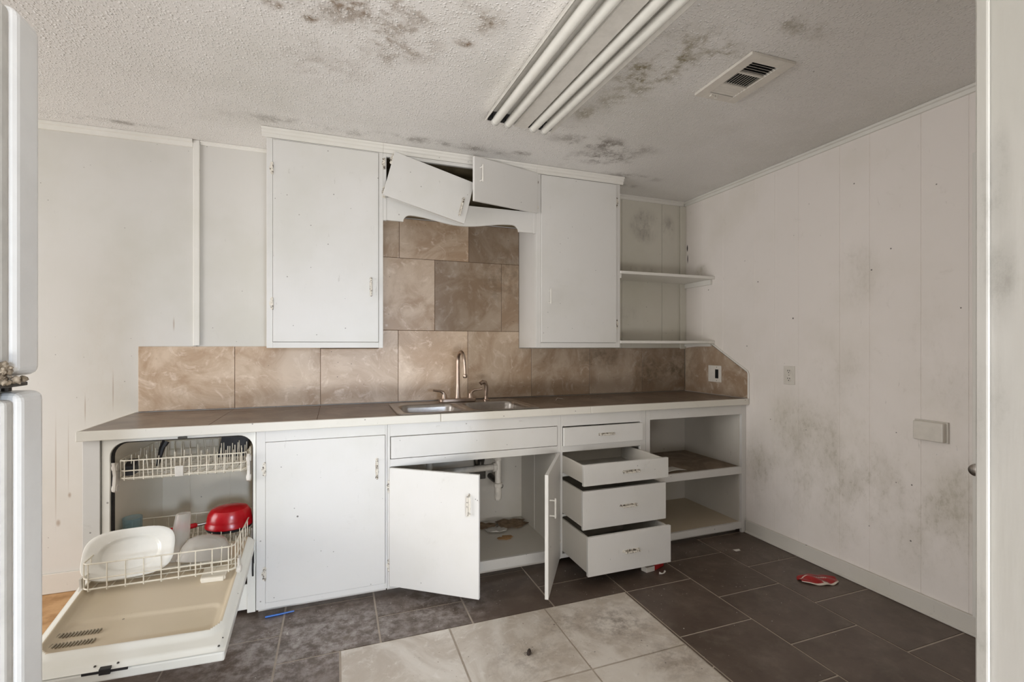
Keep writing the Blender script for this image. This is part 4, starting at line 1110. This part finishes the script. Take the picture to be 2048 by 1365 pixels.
# ------------------------------------------------------------------ wall fittings
def fittings():
    x = XR-.0095
    r = thing('switch_plate', (XR, 2.806, 1.02), 'wide cover plate with a dark empty slot on the tile return', 'switch plate')
    mb = MB(); mb.box(x-.006, x, 2.742, 2.870, 1.012, 1.134); mb.build('plate', M['outlet'], r, bevel=.002)
    mb = MB(); mb.box(x-.0068, x-.0058, 2.768, 2.800, 1.040, 1.106); mb.build('slot', M['black'], r)
    for z in (1.122, 1.024):
        mb = MB(); mb.lathe([(.003,0),(.002,.0015)], (x-.006, 2.785, z), (-1,0,0), 8); mb.build('screw', M['gal'], r)
    r = thing('wall_outlet', (XR, 2.194, 1.04), 'white duplex outlet on the boarded right wall', 'outlet')
    x = XR-.0005
    mb = MB(); mb.box(x-.006, x, 2.156, 2.232, 1.040, 1.154); mb.build('plate', M['outlet'], r, bevel=.002)
    for z in (1.121, 1.073):
        mb = MB(); mb.lathe([(.0165,0),(.016,.002)], (x-.006, 2.194, z), (-1,0,0), 20, sy=1.0); s = mb.build('socket', M['outlet'], r)
        mb = MB()
        for dy in (-.0065, .0065): mb.box(x-.0088, x-.0078, 2.194+dy-.0015, 2.194+dy+.0015, z, z+.009)
        mb.lathe([(.003,0),(.003,.001)], (x-.0078, 2.194, z-.008), (-1,0,0), 8); mb.build('slot', M['black'], s)
    mb = MB(); mb.lathe([(.003,0),(.002,.0015)], (x-.006, 2.194, 1.097), (-1,0,0), 8); mb.build('screw', M['gal'], r)
    r = thing('thermostat_box', (XR, 1.43, .83), 'blank white rectangular box mounted on the right wall', 'wall box')
    mb = MB(); mb.box(XR-.038, XR-.0005, 1.374, 1.498, .832, .922); mb.build('cover', M['outlet'], r, bevel=.006, seg=3)
    mb = MB(); mb.box(XR-.012, XR-.0004, 1.368, 1.504, .828, .926); mb.build('back_plate', M['paint_in'], r, bevel=.002)
fittings()

# ------------------------------------------------------------------ refrigerator
def fridge():
    r = thing('refrigerator', (-.75, .45, 0), 'white top-freezer refrigerator at the left edge, its door edges in view', 'refrigerator')
    mb = MB(); mb.box(-1.12, -.3915, .06, .768, .02, 1.700); mb.build('body', M['fridge'], r, bevel=.008, seg=3)
    for nm, z0, z1, xe in (('freezer_door', 1.240, 1.722, -.389), ('fresh_food_door', .075, 1.219, -.3845)):
        mb = MB(); mb.box(-1.13, xe, .800, .862, z0, z1); d = mb.build(nm, M['fridge'], r, bevel=.012, seg=4)
        mb = MB(); mb.box(-1.118, xe-.004, .778, .7995, z0+.008, z1-.008); mb.build('door_liner', M['gasketw'], d, bevel=.006, seg=3)
        mb = MB(); mb.box(-1.11, xe-.007, .7685, .7775, z0+.012, z1-.012); mb.build('gasket', M['gasketw'], d, bevel=.002)
    mb = MB(); mb.prism([(-.44, .769), (-.394, .772), (-.390, .80), (-.392, .835), (-.40, .846), (-.44, .84)], 'z', 1.2265, 1.2315); mb.tube([(-.41, .825, 1.2195), (-.41, .825, 1.2395)], .006, 10)
    mb.build('middle_hinge', M['gal'], r, bevel=.001)
    rr = random.Random(11); mb = MB()
    for i in range(75):
        c = Vector((-.394+rr.uniform(-.008, .008), .776+rr.uniform(-.012, .045)*(1-i/60), 1.233)); c.z += rr.uniform(0, .03)*max(0.15, 1-(c.y-.77)/.05)
        q = rr.uniform(.0018, .0048)
        bmv = bmesh.ops.create_icosphere(mb.bm, subdivisions=2, radius=q, matrix=Matrix.Translation(c))
        for v in bmv['verts']: v.co += Vector(noise.noise_vector(v.co*420))*.0022
    mb.build('crumbled_foam', M['foam'], r, smooth='all')
fridge()

# ------------------------------------------------------------------ litter
def litter():
    # torn red wrapper by the right baseboard
    mb = MB()
    def f(a, b):
        u, v = a-.5, b-.5
        x = 2.462+u*.20; y = 1.872+v*.13*math.sqrt(max(.02, 1-(2*u)**2*.96))-u*.05
        z = .006+.020*(1-(2*v)**2)*(.7+.3*math.sin(a*7))*(1-(2*u)**2*.6)+.003*math.sin(a*17+b*5)
        return (x, y, z)
    mb.grid(f, 64, 36, lambda u, v: 1 if v < .07 or (abs(v-.48-.16*math.sin(u*4+.6)) < .028 and u < .72) or (v < .2 and abs(u-.5) < .08) else 0)
    o = mb.build('torn_wrapper', [M['redp'], M['foil_white']], smooth='all'); s = o.modifiers.new('t', 'SOLIDIFY'); s.thickness = .0015
    tag(o, 'crumpled torn red wrapper on the dark floor by the right baseboard', 'wrapper')
    r = thing('red_box', (1.74, 2.31, 0), 'small red plastic box lying under the pulled-out bottom drawer', 'box')
    mb = MB(); mb.prism([(1.700,2.268),(1.785,2.300),(1.770,2.345),(1.685,2.315)], 'z', .0015, .034); mb.build('red_half', M['redp'], r, bevel=.005, seg=3)
    mb = MB(); mb.prism([(1.640,2.262),(1.699,2.269),(1.684,2.314),(1.628,2.30)], 'z', .0015, .030); mb.build('pale_half', M['outlet'], r, bevel=.002)
    mb = MB(); mb.tube([(1.700,2.232,.006),(1.712,2.224,.004),(1.728,2.226,.004),(1.742,2.236,.007)], [.007,.003,.003,.006], 6)
    tag(mb.build('plastic_scrap', M['paper']), 'small white curled scrap in front of the red box on the floor', 'scrap')
    mb = MB(); mb.grid(lambda a, b: (2.33+.035*a, 2.305+.028*b*(1-a*.6), .003+.006*a*b), 4, 4)
    o = mb.build('paper_scrap', M['paper'], smooth='all'); s = o.modifiers.new('t', 'SOLIDIFY'); s.thickness = .001
    tag(o, 'small white paper scrap on the floor in front of the open shelves', 'scrap')
    mb = MB(); mb.tube([(-.312, 2.508, .005), (-.25, 2.512, .005), (-.188, 2.517, .006)], [.0045, .0045, .003], 8)
    tag(mb.build('blue_straw', M['blue'], smooth=True), 'short blue plastic stick on the floor below the wide cabinet door', 'stick')
    mb = MB(); rr = random.Random(4)
    mb.lathe([(.002,0),(.009,.005),(.011,.016),(.008,.030),(.002,.038)], (.745, 1.822, .008), (.35,.9,.05), 12, sy=.6)
    for k in range(6): mb.tube([(.748, 1.828+.003*k, .007), (.748+(.012 if k % 2 else -.012), 1.829+.004*k, .008), (.748+(.016 if k % 2 else -.016), 1.83+.004*k, .002)], .0007, 4)
    tag(mb.build('dead_bug', M['bug'], smooth=True), 'dark dead bug on the pale floor tiles', 'insect')
    # white paper on the shelf
    mb = MB(); mb.grid(lambda a, b: (1.985+.20*a*(1-.15*b), 2.56+.11*b+.02*a, .4545+.010*(1-b)*math.sin(a*PI)), 12, 6)
    o = mb.build('paper_sheet', M['paper'], smooth='all'); s = o.modifiers.new('t', 'SOLIDIFY'); s.thickness = .0012
    tag(o, 'white sheet of paper on the middle open shelf', 'paper')
    # crumbs nobody could count
    mb = MB(); rr = random.Random(9)
    def crumb(x, y, z, q):
        p = [Vector((x+rr.uniform(-q, q), y+rr.uniform(-q, q), z+rr.uniform(0, q*.5))) for _ in range(4)]
        vs = [mb.bm.verts.new(a) for a in p]
        for t in ((0,1,2),(0,2,3),(0,3,1),(1,3,2)): mb.face([vs[i] for i in t])
    for i in range(430):
        x = rr.uniform(-.3, 2.55); y = 2.50-abs(rr.gauss(0, .45))
        if y < 1.0: continue
        crumb(x, y, .002, rr.uniform(.0014, .0042))
    tag(mb.build('floor_crumbs', M['paper']), 'white paint chips and crumbs scattered over the floor tiles', 'crumbs', kind='stuff')
    mb = MB(); rr = random.Random(19)
    for i in range(150):
        x = rr.gauss(.72, .28); y = 2.05-abs(rr.gauss(0, .35))
        if x < .05 or x > 1.37 or y < 1.2: continue
        crumb(x, y, .003, rr.uniform(.001, .0032))
    for i in range(70):
        x = rr.gauss(1.5, .3); y = rr.uniform(2.85, 3.11)
        if 1.13 < x < 2.5: crumb(x, y, CT+.001, rr.uniform(.002, .008))
    tag(mb.build('dark_crumbs', M['flake']), 'dark dirt crumbs on the pale floor tiles and the countertop back', 'crumbs', kind='stuff')
    mb = MB(); rr = random.Random(29)
    for i in range(40): crumb(rr.uniform(1.2, 2.3), rr.uniform(2.6, 3.0), CT+.001, rr.uniform(.0015, .005))
    mb.tube([(1.36, 2.86, CT+.002), (1.39, 2.90, CT+.012), (1.44, 2.915, CT+.003)], .0016, 5)
    tag(mb.build('counter_crumbs', M['paper']), 'pale chips scattered on the right half of the countertop', 'crumbs', kind='stuff')
litter()
bpy.context.view_layer.update()
